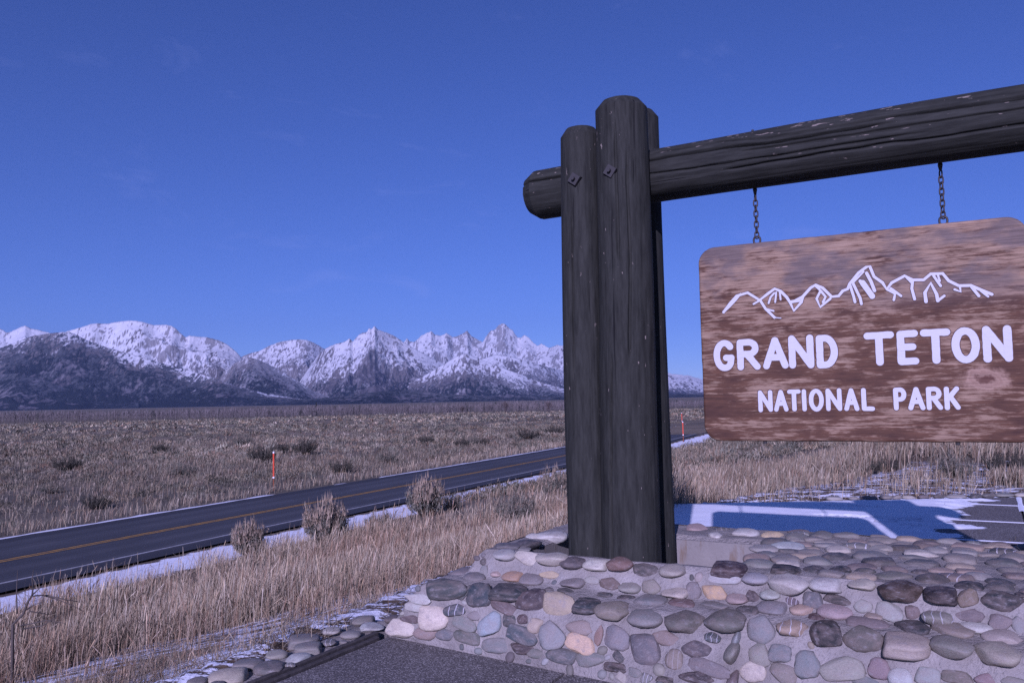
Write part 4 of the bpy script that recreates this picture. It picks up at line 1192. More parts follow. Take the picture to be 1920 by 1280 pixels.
# ------------------------------------------------------------------ sign board
PA, PB = CAM + ray(1308, 464.5) * (5.1325 * 1.02), CAM + ray(1925, 403.7) * (4.31 * 1.02)
BU = np.array([PB[0] - PA[0], PB[1] - PA[1], 0.0]); BW = float(np.linalg.norm(BU)); BU /= BW
BN = np.array([-BU[1], BU[0], 0.0])               # away from the viewer
BZ1 = (PA[2] + PB[2]) / 2; BZ0 = BZ1 - 1.222
BC = (PA + PB) / 2; BC = np.array([BC[0], BC[1], (BZ0 + BZ1) / 2])
BH = BZ1 - BZ0
board = tag(empty('sign_board', tuple(BC)), 'weathered red-brown wooden park sign with white lettering and mountain outline', 'sign')
board.rotation_euler = (0, 0, math.atan2(BU[1], BU[0]))
TB = 0.055
def build_board():
    r, n = 0.105, 10
    pts = []
    for (cx, cz, a0) in ((BW / 2 - r, BH / 2 - r, 0), (-BW / 2 + r, BH / 2 - r, 90), (-BW / 2 + r, -BH / 2 + r, 180), (BW / 2 - r, -BH / 2 + r, 270)):
        for k in range(n + 1):
            a = math.radians(a0 + 90 * k / n)
            pts.append((cx + r * math.cos(a), cz + r * math.sin(a)))
    # fine outline with slight wear
    out = []
    for i in range(len(pts)):
        p, q = np.array(pts[i]), np.array(pts[(i + 1) % len(pts)])
        m = max(1, int(np.linalg.norm(q - p) / 0.03))
        for k in range(m): out.append(p + (q - p) * k / m)
    out = np.array(out)
    jit = (fbm(out[:, 0] * 12, out[:, 1] * 12, seed=90) - 0.5) * 0.006
    rad = out / np.linalg.norm(out, axis=1)[:, None]
    out = out + rad * jit[:, None]
    n = len(out)
    loops = []
    for (ins, y) in ((0.0, TB), (0.0, 0.012), (0.005, 0.003), (0.014, 0.0)):
        k = 1 - ins * 2 / np.array([BW, BH])
        loops.append(np.stack([out[:, 0] * k[0], np.full(n, y), out[:, 1] * k[1]], -1))
    V = np.concatenate(loops)
    faces = [tuple(q) for q in grid_faces(4, n, wrap=True)]
    faces.append(tuple(3 * n + i for i in range(n)))
    faces.append(tuple(reversed(range(n))))
    me = bpy.data.meshes.new('board')
    me.from_pydata([tuple(p) for p in V], [], faces)
    me.update()
    import bmesh
    b = bmesh.new(); b.from_mesh(me); bmesh.ops.recalc_face_normals(b, faces=b.faces); b.to_mesh(me); b.free()
    return link('board', me, M_BOARD, board)
build_board()
def to_board(x, y):
    r = ray(x, y)
    p = CAM + r * (((BC - CAM) @ BN) / (r @ BN))
    return float((p - BC) @ BU), float(p[2] - BC[2])
def crop4(x, y): return to_board(1280 + x * 0.375, 380 + y * 0.375)
def stroke(mb, pts, w, y0, round_=True, taper=None):
    """flat ribbon with round caps along pts, front at y = -y0"""
    pts = [np.array(p, float) for p in pts]
    closed = np.linalg.norm(pts[0] - pts[-1]) < 1e-4
    d = [p for i, p in enumerate(pts) if i == 0 or np.linalg.norm(p - pts[i - 1]) > 1e-5]
    if len(d) < 2: return
    if len(d) == 2:
        m_ = max(3, int(np.linalg.norm(d[1] - d[0]) / 0.012))
        d = [d[0] + (d[1] - d[0]) * q_ / m_ for q_ in range(m_ + 1)]
    L, Rr = [], []
    for i, p in enumerate(d):
        t = d[min(i + 1, len(d) - 1)] - d[max(i - 1, 0)]
        if closed and i in (0, len(d) - 1): t = d[1] - d[-2]
        t /= np.linalg.norm(t)
        nrm = np.array([-t[1], t[0]])
        ww = w if taper is None else w * (taper[0] + (taper[1] - taper[0]) * i / (len(d) - 1))
        j1 = 1 + 0.16 * (fbm(np.array([p[0] * 55]), np.array([p[1] * 55]), oct=2, seed=201)[0] - 0.5); j2 = 1 + 0.16 * (fbm(np.array([p[0] * 55]), np.array([p[1] * 55]), oct=2, seed=203)[0] - 0.5)
        L.append(p + nrm * ww / 2 * j1); Rr.append(p - nrm * ww / 2 * j2)
    t0 = (d[1] - d[0]) / np.linalg.norm(d[1] - d[0]); t1 = (d[-1] - d[-2]) / np.linalg.norm(d[-1] - d[-2])
    def cap(c, t, ww):
        a0 = math.atan2(t[1], t[0])
        return [c + ww / 2 * np.array([math.cos(a0 + math.radians(90 - 180 * k / 8)), math.sin(a0 + math.radians(90 - 180 * k / 8))]) for k in range(1, 8)]
    out = L + cap(d[-1], t1, np.linalg.norm(L[-1] - Rr[-1])) + Rr[::-1] + cap(d[0], -t0, np.linalg.norm(L[0] - Rr[0]))
    # triangulate as a strip: body quads + caps
    nL = len(L)
    v = [(p[0], -y0, p[1]) for p in L] + [(p[0], -y0, p[1]) for p in Rr]
    f = [(nL + i, nL + i + 1, i + 1, i) for i in range(nL - 1)]
    mb.add(v, f)
    if np.linalg.norm(d[0] - d[-1]) < 1e-4: return
    c1 = cap(d[-1], t1, np.linalg.norm(L[-1] - Rr[-1])); c0 = cap(d[0], -t0, np.linalg.norm(L[0] - Rr[0]))
    mb.add([(d[-1][0], -y0, d[-1][1])] + [(p[0], -y0, p[1]) for p in [L[-1]] + c1 + [Rr[-1]]], [tuple([0, k + 1, k]) for k in range(1, len(c1) + 2)])
    mb.add([(d[0][0], -y0, d[0][1])] + [(p[0], -y0, p[1]) for p in [Rr[0]] + c0 + [L[0]]], [tuple([0, k + 1, k]) for k in range(1, len(c0) + 2)])
    # rim so that the paint has thickness
    m = len(out)
    mb.add([(p[0], -y0, p[1]) for p in out] + [(p[0], 0.0008, p[1]) for p in out], [(i, (i + 1) % m, m + (i + 1) % m, m + i) for i in range(m)])
def arc(cx, cy, rx, ry, a0, a1, n=14):
    return [(cx + rx * math.cos(math.radians(a0 + (a1 - a0) * k / n)), cy + ry * math.sin(math.radians(a0 + (a1 - a0) * k / n))) for k in range(n + 1)]
GLY = {
    'G': [arc(0.5, 0.5, 0.5, 0.5, 42, 180) + arc(0.5, 0.5, 0.5, 0.5, 180, 318)[1:] + [(0.93, 0.40)], [(0.93, 0.40), (0.60, 0.40)]],
    'R': [[(0, 0), (0, 1)], [(0, 1), (0.5, 1)] + arc(0.5, 0.76, 0.42, 0.24, 90, -90) + [(0, 0.52)], [(0.42, 0.50), (1, 0)]],
    'A': [[(0, 0), (0.5, 1)], [(0.5, 1), (1, 0)], [(0.2, 0.33), (0.8, 0.33)]],
    'N': [[(0, 0), (0, 1)], [(0, 1), (1, 0)], [(1, 0), (1, 1)]],
    'D': [[(0, 0), (0, 1)], [(0, 1), (0.38, 1)] + arc(0.38, 0.5, 0.62, 0.5, 90, -90) + [(0, 0)]],
    'T': [[(0, 1), (1, 1)], [(0.5, 1), (0.5, 0)]],
    'E': [[(1, 1), (0, 1)], [(0, 1), (0, 0)], [(0, 0), (1, 0)], [(0, 0.52), (0.85, 0.52)]],
    'O': [arc(0.5, 0.5, 0.5, 0.5, 90, 450, 28)],
    'I': [[(0.5, 0), (0.5, 1)]],
    'L': [[(0, 1), (0, 0)], [(0, 0), (1, 0)]],
    'P': [[(0, 0), (0, 1)], [(0, 1), (0.5, 1)] + arc(0.5, 0.74, 0.45, 0.26, 90, -90) + [(0, 0.48)]],
    'K': [[(0, 0), (0, 1)], [(0.95, 1), (0.02, 0.42)], [(0.32, 0.60), (1, 0)]],
}
def letter(ch, x0, x1, ytl, ybl, ytr, ybr, sw):
    p00, p10 = crop4(x0, ybl), crop4(x1, ybr)
    p01, p11 = crop4(x0, ytl), crop4(x1, ytr)
    a = sw / 2
    bx0, bx1 = (p00[0] + p01[0]) / 2 + a, (p10[0] + p11[0]) / 2 - a
    def mp(q):
        k = q[0]
        zb = p00[1] + (p10[1] - p00[1]) * k + a; zt = p01[1] + (p11[1] - p01[1]) * k - a
        return (bx0 + (bx1 - bx0) * q[0], zb + (zt - zb) * q[1])
    mb = MB(); mg = MB()
    for i, st_ in enumerate(GLY[ch]):
        pts = [mp(q) for q in st_]
        stroke(mb, pts, sw, 0.0022 + 0.0004 * i)
        stroke(mg, pts, sw + 0.009, 0.0006 + 0.0002 * i)  # wider brown ribbon behind the stroke, painted as groove shadow
    o = link('letter', mb.mesh('letter'), M_PAINT, board)
    link('groove_edge_shade', mg.mesh('groove_edge_shade'), M_GROOVE_SHADE, o)
BIG = 0.040; SML = 0.0255
for (ch, x0, x1, a, b, c, d) in (('G', 155, 265, 688, 842, 682, 840), ('R', 272, 388, 684, 838, 678, 834), ('A', 400, 528, 675, 833, 668, 828), ('N', 530, 656, 663, 829, 658, 827), ('D', 668, 776, 662, 829, 657, 824),
                                 ('T', 908, 1060, 650, 815, 641, 813), ('E', 1072, 1180, 641, 812, 634, 808), ('T', 1190, 1342, 634, 806, 627, 804), ('O', 1344, 1486, 625, 805, 618, 800), ('N', 1500, 1648, 616, 799, 610, 794)):
    letter(ch, x0, x1, a, b, c, d, BIG)
for (ch, x0, x1, a, b, c, d) in (('N', 378, 450, 938, 1046, 936, 1044), ('A', 456, 528, 936, 1044, 934, 1043), ('T', 524, 592, 934, 1042, 932, 1042), ('I', 596, 620, 932, 1042, 931, 1042), ('O', 631, 706, 930, 1043, 928, 1042),
                                 ('N', 716, 796, 928, 1041, 926, 1040), ('A', 806, 882, 927, 1040, 926, 1040), ('L', 894, 960, 926, 1040, 925, 1040), ('P', 1054, 1122, 924, 1038, 922, 1037), ('A', 1126, 1212, 922, 1037, 920, 1036),
                                 ('R', 1218, 1300, 920, 1036, 918, 1035), ('K', 1308, 1388, 919, 1036, 917, 1034)):
    letter(ch, x0, x1, a, b, c, d, SML)
DRAW = [([(205, 547), (240, 500), (270, 466), (325, 450), (385, 487), (425, 456), (460, 430), (490, 442), (520, 472), (535, 495), (560, 492), (600, 470), (640, 425), (665, 411), (700, 426), (745, 470), (780, 466), (800, 441), (825, 431), (835, 406), (880, 350), (918, 322), (936, 318), (957, 370), (1000, 400), (1020, 432), (1045, 400), (1110, 366), (1150, 386), (1205, 386), (1240, 356), (1300, 354), (1330, 390), (1380, 415), (1440, 414), (1500, 440), (1546, 458)], 14),
        ([(213, 540), (235, 520), (265, 488), (290, 456)], 9), ([(385, 489), (355, 506)], 10), ([(387, 487), (415, 530), (460, 574)], 13), ([(415, 530), (455, 541)], 9), ([(430, 502), (440, 472), (458, 452)], 10), ([(468, 448), (463, 497)], 9), ([(486, 446), (490, 484)], 9),
        ([(537, 497), (556, 540), (594, 497), (600, 472)], 14), ([(545, 498), (592, 490)], 10), ([(665, 415), (690, 440), (670, 480), (688, 522), (738, 480)], 13), ([(690, 440), (715, 470), (702, 497)], 12),
        ([(838, 415), (855, 468), (862, 496)], 13), ([(853, 405), (888, 478), (894, 506)], 13), ([(850, 402), (905, 345)], 9), ([(900, 400), (948, 468)], 26), ([(888, 392), (915, 425)], 16), ([(920, 352), (942, 395), (960, 440)], 15),
        ([(1022, 433), (1062, 455), (1056, 486)], 12), ([(1040, 428), (1092, 466)], 12), ([(1150, 388), (1146, 430), (1160, 482)], 13), ([(1117, 372), (1142, 398)], 9),
        ([(1217, 494), (1211, 450), (1240, 402), (1270, 458), (1276, 490)], 15), ([(1308, 466), (1276, 490)], 12), ([(1255, 366), (1290, 416)], 12), ([(1276, 362), (1286, 392)], 9), ([(1360, 434), (1390, 445), (1385, 416)], 11), ([(1442, 418), (1481, 466)], 13), ([(1490, 440), (1527, 469)], 10), ([(462, 574), (492, 577)], 5)]
mb = MB(); mg = MB()
for i, (pl, w) in enumerate(DRAW):
    pts = [crop4(*q) for q in pl]
    ww = w * 0.375 / F_PX * 4.9
    stroke(mb, pts, ww, 0.0016 + 0.00012 * i)
    stroke(mg, pts, ww + 0.007, 0.0004 + 0.00003 * i)
dr = link('mountain_drawing', mb.mesh('mountain_drawing'), M_PAINT, board)
link('groove_edge_shade', mg.mesh('groove_edge_shade'), M_GROOVE_SHADE, dr)
for xx in (1433, 1796):
    bx_, bz_ = to_board(xx, 831)
    mb = MB(); mb.tube([(bx_, TB / 2, -BH / 2 + 0.01), (bx_, TB / 2, -BH / 2 - 0.016)], 0.011, 8)
    link('bolt_end', mb.mesh('bolt_end'), M_IRON, board)

# ------------------------------------------------------------------ chains
def torus_link(rx, rz, rad, seg=18, ts=7):
    """oval link in the local XZ plane"""
    th = np.linspace(0, 2 * math.pi, seg, endpoint=False); ph = np.linspace(0, 2 * math.pi, ts, endpoint=False)
    st_ = rz - rx
    c = np.stack([rx * np.cos(th), th * 0, rx * np.sin(th) + np.sign(np.sin(th)) * st_ * (np.abs(np.sin(th)) > 1e-6)], -1)
    nrm = np.stack([np.cos(th), th * 0, np.sin(th)], -1)
    v = c[:, None] + rad * (nrm[:, None] * np.cos(ph)[None, :, None] + np.array([0, 1, 0]) * np.sin(ph)[None, :, None])
    i, j = np.meshgrid(np.arange(seg), np.arange(ts), indexing='ij')
    i2, j2 = (i + 1) % seg, (j + 1) % ts
    f = np.stack([i * ts + j, i2 * ts + j, i2 * ts + j2, i * ts + j2], -1).reshape(-1, 4)
    return mesh_np('link', v.reshape(-1, 3), f, smooth=True)
LINK = torus_link(0.0125, 0.0215, 0.0042); LINK.materials.append(M_CHAIN)
RING = torus_link(0.020, 0.024, 0.0062); RING.materials.append(M_CHAIN)
for (px_, pyt, pyb, label) in ((1416, 357, 456, 'short rusty chain holding up the corner of the sign beside the log posts'), (1767, 312, 418, 'short rusty chain holding up the sign corner away from the log posts')):
    bx_, bz_ = to_board(px_ + 2, pyb)
    bot = BC + BU * bx_ + BN * TB * 0.5; bot[2] = BZ1
    topz = 2.952 - 0.172
    h = topz - bot[2]
    ch = tag(empty('hanging_chain', tuple(bot)), label, 'chain', 'chains between the beam and the sign board')
    yaw = random.uniform(0, 0.5)
    def piece(nm, me, z, rz):
        o = link(nm, me, None, ch); o.location = (0, 0, z); o.rotation_euler = (0, 0, rz); return o
    piece('eye_bolt', RING, 0.018, -0.45)
    z = 0.050; k = 0
    while z < h - 0.055:
        piece('link', LINK, z, yaw + (k % 2) * math.pi / 2); z += 0.0335; k += 1
    mb = MB(); mb.tube([(0, 0, z - 0.012), (0, 0, z + 0.02), (0, 0, h + 0.02)], [0.008, 0.014, 0.009], 8)
    link('hook_bolt', mb.mesh('hook_bolt'), M_CHAIN, ch)
    mb = MB(); mb.tube([(0, 0, h + 0.30), (0, 0, h + 0.378)], 0.008, 8)
    link('bolt_tip', mb.mesh('bolt_tip'), M_IRON, ch)

# ------------------------------------------------------------------ snow on the rear pavement
def rear_snow():
    xs = np.arange(0.9, 7.2, 0.05); ys = np.arange(6.4, 11.75, 0.05)
    X, Y = np.meshgrid(xs, ys)
    S, T = X * U3[0] + Y * U3[1], X * N3[0] + Y * N3[1]
    wob = (fbm(S * 0.8, T * 4.5, oct=4, seed=61, gain=0.6) - 0.5) * 1.1
    m = np.minimum(-0.42 - S + wob, 11.68 - Y)
    m = np.minimum(m, (X - 0.95) + 0.3)
    holes = fbm(S * 1.0, T * 3.0, oct=4, seed=64, gain=0.65)
    m = m - sstep(0.625, 0.70, holes) * 1.5 + (fbm(S * 6, T * 14, oct=3, seed=66, gain=0.6) - 0.5) * 0.22
    H = 0.006 + 0.030 * sstep(0, 0.35, m) * (0.75 + 0.5 * fbm(X * 3, Y * 3, seed=65))
    Z = np.where(m > 0, H, 0.002)
    v = np.stack([X, Y, Z], -1).reshape(-1, 3)
    f = grid_faces(len(ys), len(xs))
    mm = m.ravel()
    keep = (mm[f].max(axis=1) > 0)
    f = f[keep]
    # snow caught in the slab joints
    V, Fs = [v], [f]; nb = len(v)
    for t in (9.59, 11.02, 12.61):
        ss = np.arange(-0.9, 3.2, 0.06)
        w = 0.016 + 0.020 * fbm(ss * 3, ss * 0 + t, seed=67)
        a = np.array([ST(s, t - ww, 0.003) for s, ww in zip(ss, w)]); b = np.array([ST(s, t + ww, 0.004) for s, ww in zip(ss, w)]); c = np.array([ST(s, t, 0.011) for s in ss])
        ok = a[:, 1] < 11.7
        P = np.stack([a, c, b], 1)[ok]
        V.append(P.reshape(-1, 3)); Fs.append(grid_faces(len(P), 3)[:, ::-1] + nb); nb += P.size // 3
    tt = np.arange(8.2, 14.6, 0.06)
    w = 0.018 + 0.02 * fbm(tt * 3, tt * 0, seed=68)
    a = np.array([ST(0.25 - ww, t, 0.0035) for t, ww in zip(tt, w)]); b = np.array([ST(0.25 + ww, t, 0.0035) for t, ww in zip(tt, w)]); c = np.array([ST(0.25, t, 0.012) for t in tt])
    ok = (a[:, 1] < 11.7) & (tt > 12.0)
    P = np.stack([a, c, b], 1)[ok]
    V.append(P.reshape(-1, 3)); Fs.append(grid_faces(len(P), 3) + nb); nb += P.size // 3
    me = mesh_np('snow', np.concatenate(V), np.concatenate(Fs), smooth=True)
    tag(link('snow', me, M_SNOW), 'thin snow sheet on the pavement behind the pedestal, crossed by shadows', kind='stuff')
rear_snow()

# ------------------------------------------------------------------ dry grass
STRAW = np.array([(0.36, 0.285, 0.175), (0.29, 0.215, 0.135), (0.42, 0.345, 0.235), (0.23, 0.155, 0.10), (0.32, 0.275, 0.195), (0.17, 0.12, 0.08), (0.38, 0.325, 0.24), (0.20, 0.175, 0.12)])
def blades(x, y, h, w, lean, colour, head=0.25, flop=0.3):
    n = len(x)
    z = ground_z(x, y)
    yaw = RNG.uniform(0, 2 * math.pi, n)
    fx, fy = np.cos(yaw), np.sin(yaw)
    la = RNG.uniform(0, 2 * math.pi, n)
    ld = np.abs(RNG.normal(0, lean, n)) + (RNG.random(n) < flop) * RNG.uniform(0.2, 0.9, n)
    lx, ly = np.cos(la) * ld * h + 0.10 * h, np.sin(la) * ld * h
    hz = h * np.sqrt(np.clip(1 - (ld * 0.75) ** 2, 0.12, 1))
    base = np.stack([x, y, z - 0.02], -1)
    mid = base + np.stack([lx * 0.36, ly * 0.36, hz * 0.58], -1)
    tip = base + np.stack([lx, ly, hz], -1)
    side = np.stack([fx, fy, np.zeros(n)], -1) * (w / 2)[:, None]
    hd = RNG.random(n) < head
    wt = np.where(hd, 1.7, 0.55)[:, None]
    ptop = base + np.stack([lx * 0.82, ly * 0.82, hz * 0.86], -1)
    V = np.stack([base - side, base + side, mid - side * 0.85, mid + side * 0.85, ptop - side * wt, ptop + side * wt, tip], 1)
    b = (np.arange(n) * 7)[:, None]
    F = np.concatenate([b + np.array([[0, 1, 3]]), b + np.array([[0, 3, 2]]), b + np.array([[2, 3, 5]]), b + np.array([[2, 5, 4]]), b + np.array([[4, 5, 6]])])
    C = np.repeat(colour[:, None, :], 7, axis=1)
    C[:, 4:] *= 1.12
    return V.reshape(-1, 3), F, C.reshape(-1, 3)
def pick(pal, n, w=None, jit=0.18):
    c = pal[RNG.choice(len(pal), n, p=w)]
    return c * (1 + RNG.normal(0, jit, (n, 1))).clip(0.5, 1.6)
def scatter(n, d0, d1, a0, a1, pw=1.0):
    """points between distances d0..d1 and bearings a0..a1 (degrees from the view axis)"""
    d = np.sqrt(RNG.uniform(0, 1, n) ** pw * (d1 ** 2 - d0 ** 2) + d0 ** 2)
    a = np.radians(RNG.uniform(a0, a1, n))
    return d * np.sin(a), d * np.cos(a)
def grass_ok(x, y, strip_keep=0.06):
    q, _ = road_q(x, y)
    e = q - 5.0
    s = x * U3[0] + y * U3[1]; t = x * N3[0] + y * N3[1]
    ok = e > 0.5
    wob = (fbm(x / 3.0, y / 3.0, seed=21) - 0.5) * 2.2
    ok &= (e + wob > 4.6) | (RNG.random(len(x)) < strip_keep)
    inpad = (s > -3.72) & (y < 11.95) & ((t < 6.7) | (x > 0.75)) & (t > -3)
    inpad |= (s > -3.55) & (t < 6.75) & (t > 3.9)
    ok &= ~inpad
    return ok
GV, GF, GC = [], [], []
gb = 0
def add_grass(x, y, h, w, lean, c, **kw):
    global gb
    V, F, C = blades(x, y, h, w, lean, c, **kw)
    GV.append(V); GF.append(F + gb); GC.append(C); gb += len(V)
def clump_field(x, y, seed, sc=1.3):
    return fbm(x * sc, y * sc, oct=3, seed=seed)
# left bank, near to far
for (n, d0, d1, w0, h0) in ((30000, 4.2, 9, 0.0042, 0.42), (46000, 9, 16, 0.0055, 0.50), (44000, 16, 30, 0.009, 0.52), (30000, 30, 75, 0.016, 0.52)):
    x, y = scatter(n, d0, d1, -37, 14)
    ok = grass_ok(x, y)
    cf = clump_field(x, y, 81, 0.9)
    s = x * U3[0] + y * U3[1]
    sm = snow_mask(x, y)
    dens = 0.12 + 1.3 * sstep(0.42, 0.60, cf)
    dens *= 1 - 0.72 * sstep(0.50, 0.60, sm) * (np.hypot(x, y) < 10)
    dens *= np.where(y < 7.5, 0.07 + 0.93 * sstep(0.5, 3.0, -3.65 - s), 1.0) * (0.20 + 0.80 * sstep(8.8, 12.0, np.hypot(x, y)))
    ok &= RNG.random(n) < dens
    x, y, cf = x[ok], y[ok], cf[ok]
    m = len(x)
    h = h0 * (0.45 + 0.9 * cf) * RNG.uniform(0.55, 1.3, m)
    h *= np.where(np.hypot(x, y) < 7, 0.75, 1.0)
    nearb = sstep(0.3, 3.0, -3.65 - (x * U3[0] + y * U3[1]))
    h *= np.where(y < 7.5, 0.24 + 0.76 * nearb, 1.0) * (0.36 + 0.64 * sstep(8.3, 11.5, np.hypot(x, y)))
    c = pick(STRAW, m) * (0.82 + 0.36 * clump_field(x, y, 84, 0.35))[:, None]
    red = sstep(0.5, 0.65, clump_field(x, y, 86, 0.25))[:, None]
    c = c * (1 - red * np.array([0.10, 0.18, 0.21])) * 1.02
    add_grass(x, y, h, np.full(m, w0) * RNG.uniform(0.7, 1.4, m), 0.16, c, head=0.3, flop=0.34)
# litter: low matted blades close to the pavement
x, y = scatter(30000, 3.8, 9, -37, 0)
ok = grass_ok(x, y) & (RNG.random(30000) < 0.9 * sstep(0.46, 0.60, fbm(x * 1.4, y * 2.2, seed=95)))
x, y = x[ok], y[ok]; m = len(x)
add_grass(x, y, RNG.uniform(0.08, 0.26, m), np.full(m, 0.005), 0.8, pick(STRAW, m) * 0.62, head=0.05, flop=0.8)
# far side of the rear pavement
for (n, d0, d1, w0, h0) in ((52000, 11.8, 17, 0.0075, 0.40), (40000, 17, 34, 0.011, 0.46)):
    x, y = scatter(n, d0, d1, 4, 37)
    ok = grass_ok(x, y)
    cf = clump_field(x, y, 91, 0.8)
    sm = snow_mask(x, y)
    ok &= RNG.random(n) < (0.25 + 1.1 * sstep(0.42, 0.60, cf)) * (1 - 0.90 * sstep(0.25, 0.44, sm) * (1 - sstep(0.53, 0.60, fbm(x / 2.6, y / 4.0, oct=3, seed=97))))
    x, y, cf = x[ok], y[ok], cf[ok]; m = len(x)
    h = h0 * (0.4 + 1.0 * cf) * RNG.uniform(0.5, 1.25, m) * np.where((x > 2.6) & (y < 15), 0.66, 1.0)
    c = pick(STRAW, m, jit=0.15) * 0.86 * (0.85 + 0.3 * clump_field(x, y, 94, 0.4))[:, None]
    add_grass(x, y, h, np.full(m, w0) * RNG.uniform(0.7, 1.4, m), 0.15, c, head=0.3, flop=0.25)
# dark tufts poking through the snow on the rear pavement
x = RNG.uniform(2.0, 5.6, 2600); y = RNG.uniform(8.3, 11.6, 2600)
ok = fbm((x * U3[0] + y * U3[1]) * 0.9, (x * N3[0] + y * N3[1]) * 5.0, oct=3, seed=99) > 0.635
x, y = x[ok], y[ok]; m = len(x)
add_grass(x, y, RNG.uniform(0.02, 0.07, m) + 0.11, np.full(m, 0.012), 0.5, pick(STRAW, m) * 0.3, head=0.0, flop=0.6)
# verge on the far side of the road
x, y = scatter(150000, 28, 130, -37, 12, 1.3)
q, _ = road_q(x, y)
ok = (q < -5.75) & (RNG.random(len(x)) < np.where(q > -8.5 + 2 * fbm(x / 4, y / 4, seed=88), 1.0, (0.20 + 0.45 * sstep(0.42, 0.60, fbm(x / 9, y / 14, oct=3, seed=172))) * (1 - sstep(60, 120, np.hypot(x, y)) * 0.5)))
x, y, q = x[ok], y[ok], q[ok]; m = len(x)
dd = np.hypot(x, y)
add_grass(x, y, RNG.uniform(0.25, 0.65, m), 0.008 + dd * 0.00022, 0.2, pick(STRAW, m) * np.where(q > -9, 0.95, 0.74)[:, None] * np.array([0.98, 1.0, 1.02]), head=0.2, flop=0.2)
me = mesh_np('dry_grass', np.concatenate(GV), np.concatenate(GF), col=np.concatenate(GC))
tag(link('dry_grass', me, M_VEG), 'tall straw-coloured dry grass covering the bank and verges', kind='stuff')
print('grass tris', len(me.polygons))
# a few tall seed stalks standing against the road
# ------------------------------------------------------------------ sagebrush
SAGE = np.array([(0.150, 0.150, 0.115), (0.185, 0.180, 0.135), (0.115, 0.118, 0.092), (0.21, 0.195, 0.145), (0.16, 0.145, 0.11)])
SAGE_TOP = np.array([(0.30, 0.225, 0.15), (0.26, 0.20, 0.14), (0.34, 0.27, 0.19)])
def sage_arrays(nst, nlf, seed, spread=0.5, top=0.3, tone=1.0, upright=0.6):
    """unit-height shrub: stems fanning from the base, small leaves and dry flower stalks"""
    r = np.random.default_rng(seed)
    SV, SF, LV, LF, LC = [], [], [], [], []
    nb = lb = 0
    for i in range(nst):
        a = r.uniform(0, 2 * math.pi); out = spread * math.sqrt(r.uniform(0.02, 1.0))
        hgt = (0.45 + 0.55 * r.random() ** 0.8) * (1 - 0.30 * (out / spread) ** 2)
        a = round(a * 2.2) / 2.2 + r.normal(0, 0.13)
        hgt *= 0.62 + 0.38 * abs(math.sin(a * 2.5 + seed))
        p0 = np.array([math.cos(a), math.sin(a), 0]) * 0.07 * r.uniform(0, 1)
        p3 = np.array([math.cos(a) * out, math.sin(a) * out, hgt])
        p1 = p0 + (p3 - p0) * np.array([0.55, 0.55, 0.30]); p2 = p0 + (p3 - p0) * np.array([0.9, 0.9, 0.66])
        P = [p0, p1, p2, p3]
        w = [0.017, 0.012, 0.007, 0.003]
        sd = np.array([-math.sin(a), math.cos(a), 0])
        SV += [q for p, ww in zip(P, w) for q in (p - sd * ww, p + sd * ww)]
        for k in range(3): SF += [(nb + 2 * k, nb + 2 * k + 1, nb + 2 * k + 3), (nb + 2 * k, nb + 2 * k + 3, nb + 2 * k + 2)]
        nb += 8
        stalk = r.random() < top
        for k in range(nlf):
            u = r.uniform(0.42, 1.0)
            seg = min(int(u * 3), 2); fu = u * 3 - seg
            p = P[seg] * (1 - fu) + P[seg + 1] * fu + r.normal(0, 0.022, 3)
            d = r.normal(0, 1, 3); d[2] = abs(d[2]) * 1.3 + upright * 1.8; d /= np.linalg.norm(d)
            sd2 = np.cross(d, r.normal(0, 1, 3)); sd2 /= np.linalg.norm(sd2) + 1e-6
            L = r.uniform(0.04, 0.10); W = r.uniform(0.006, 0.013)
            LV += [p - sd2 * W, p + sd2 * W, p + d * L]
            LF.append((lb, lb + 1, lb + 2)); lb += 3
            cc = SAGE_TOP[r.integers(3)] if (stalk and u > 0.78) else SAGE[r.integers(5)]
            cc = cc * tone * r.uniform(0.75, 1.25)
            LC += [cc] * 3
        if stalk:
            for k in range(3):
                q = P[3] + np.array([r.normal(0, 0.03), r.normal(0, 0.03), 0])
                t_ = q + np.array([r.normal(0, 0.015), r.normal(0, 0.015), r.uniform(0.06, 0.24)])
                LV += [q - sd * 0.009, q + sd * 0.009, t_]
                LF.append((lb, lb + 1, lb + 2)); lb += 3
                LC += [SAGE_TOP[r.integers(3)] * r.uniform(0.8, 1.2)] * 3
    return np.array(SV), np.array(SF), np.array(LV), np.array(LF), np.array(LC)
M_STEM = m_plain('grey_stem', (0.085, 0.070, 0.058), 0.9)
def sage_kind(name, *a, **k):
    SV, SF, LV, LF, LC = sage_arrays(*a, **k)
    s = mesh_np('stems', SV, SF); s.materials.append(M_STEM)
    l = mesh_np('foliage', LV, LF, col=LC); l.materials.append(M_VEG)
    return s, l
KINDS = [sage_kind('a', 150, 26, 1, spread=0.48, top=0.75, upright=1.0), sage_kind('b', 130, 26, 2, spread=0.60, top=0.5, upright=0.9), sage_kind('c', 110, 28, 3, spread=0.75, top=0.08, tone=0.36), sage_kind('d', 110, 26, 4, spread=0.85, top=0.2, tone=0.9)]
def sage(px_, pyb, wpx, hpx, kind, label, group=None, sink=0.05, dist=None):
    p = hit_ground(px_, pyb)
    if dist is not None:
        r = ray(px_, pyb); p = CAM + r * dist
        p[2] = float(ground_z(p[0], p[1]))
    H = hpx / F_PX * p[1]; Wd = wpx / F_PX * p[1]
    k = KINDS[kind]
    sp = [0.48, 0.60, 0.75, 0.85][kind]
    o = tag(empty('sagebrush', (p[0], p[1], p[2] - 0.03), (0, 0, random.uniform(0, 6.28))), label, 'shrub', group)
    sx = Wd / (2 * sp)
    o.scale = (sx, sx, H / 1.0)
    link('stems', k[0], None, o); link('foliage', k[1], None, o)
    return o
RB = 'sagebrush along the grassy bank above the road'
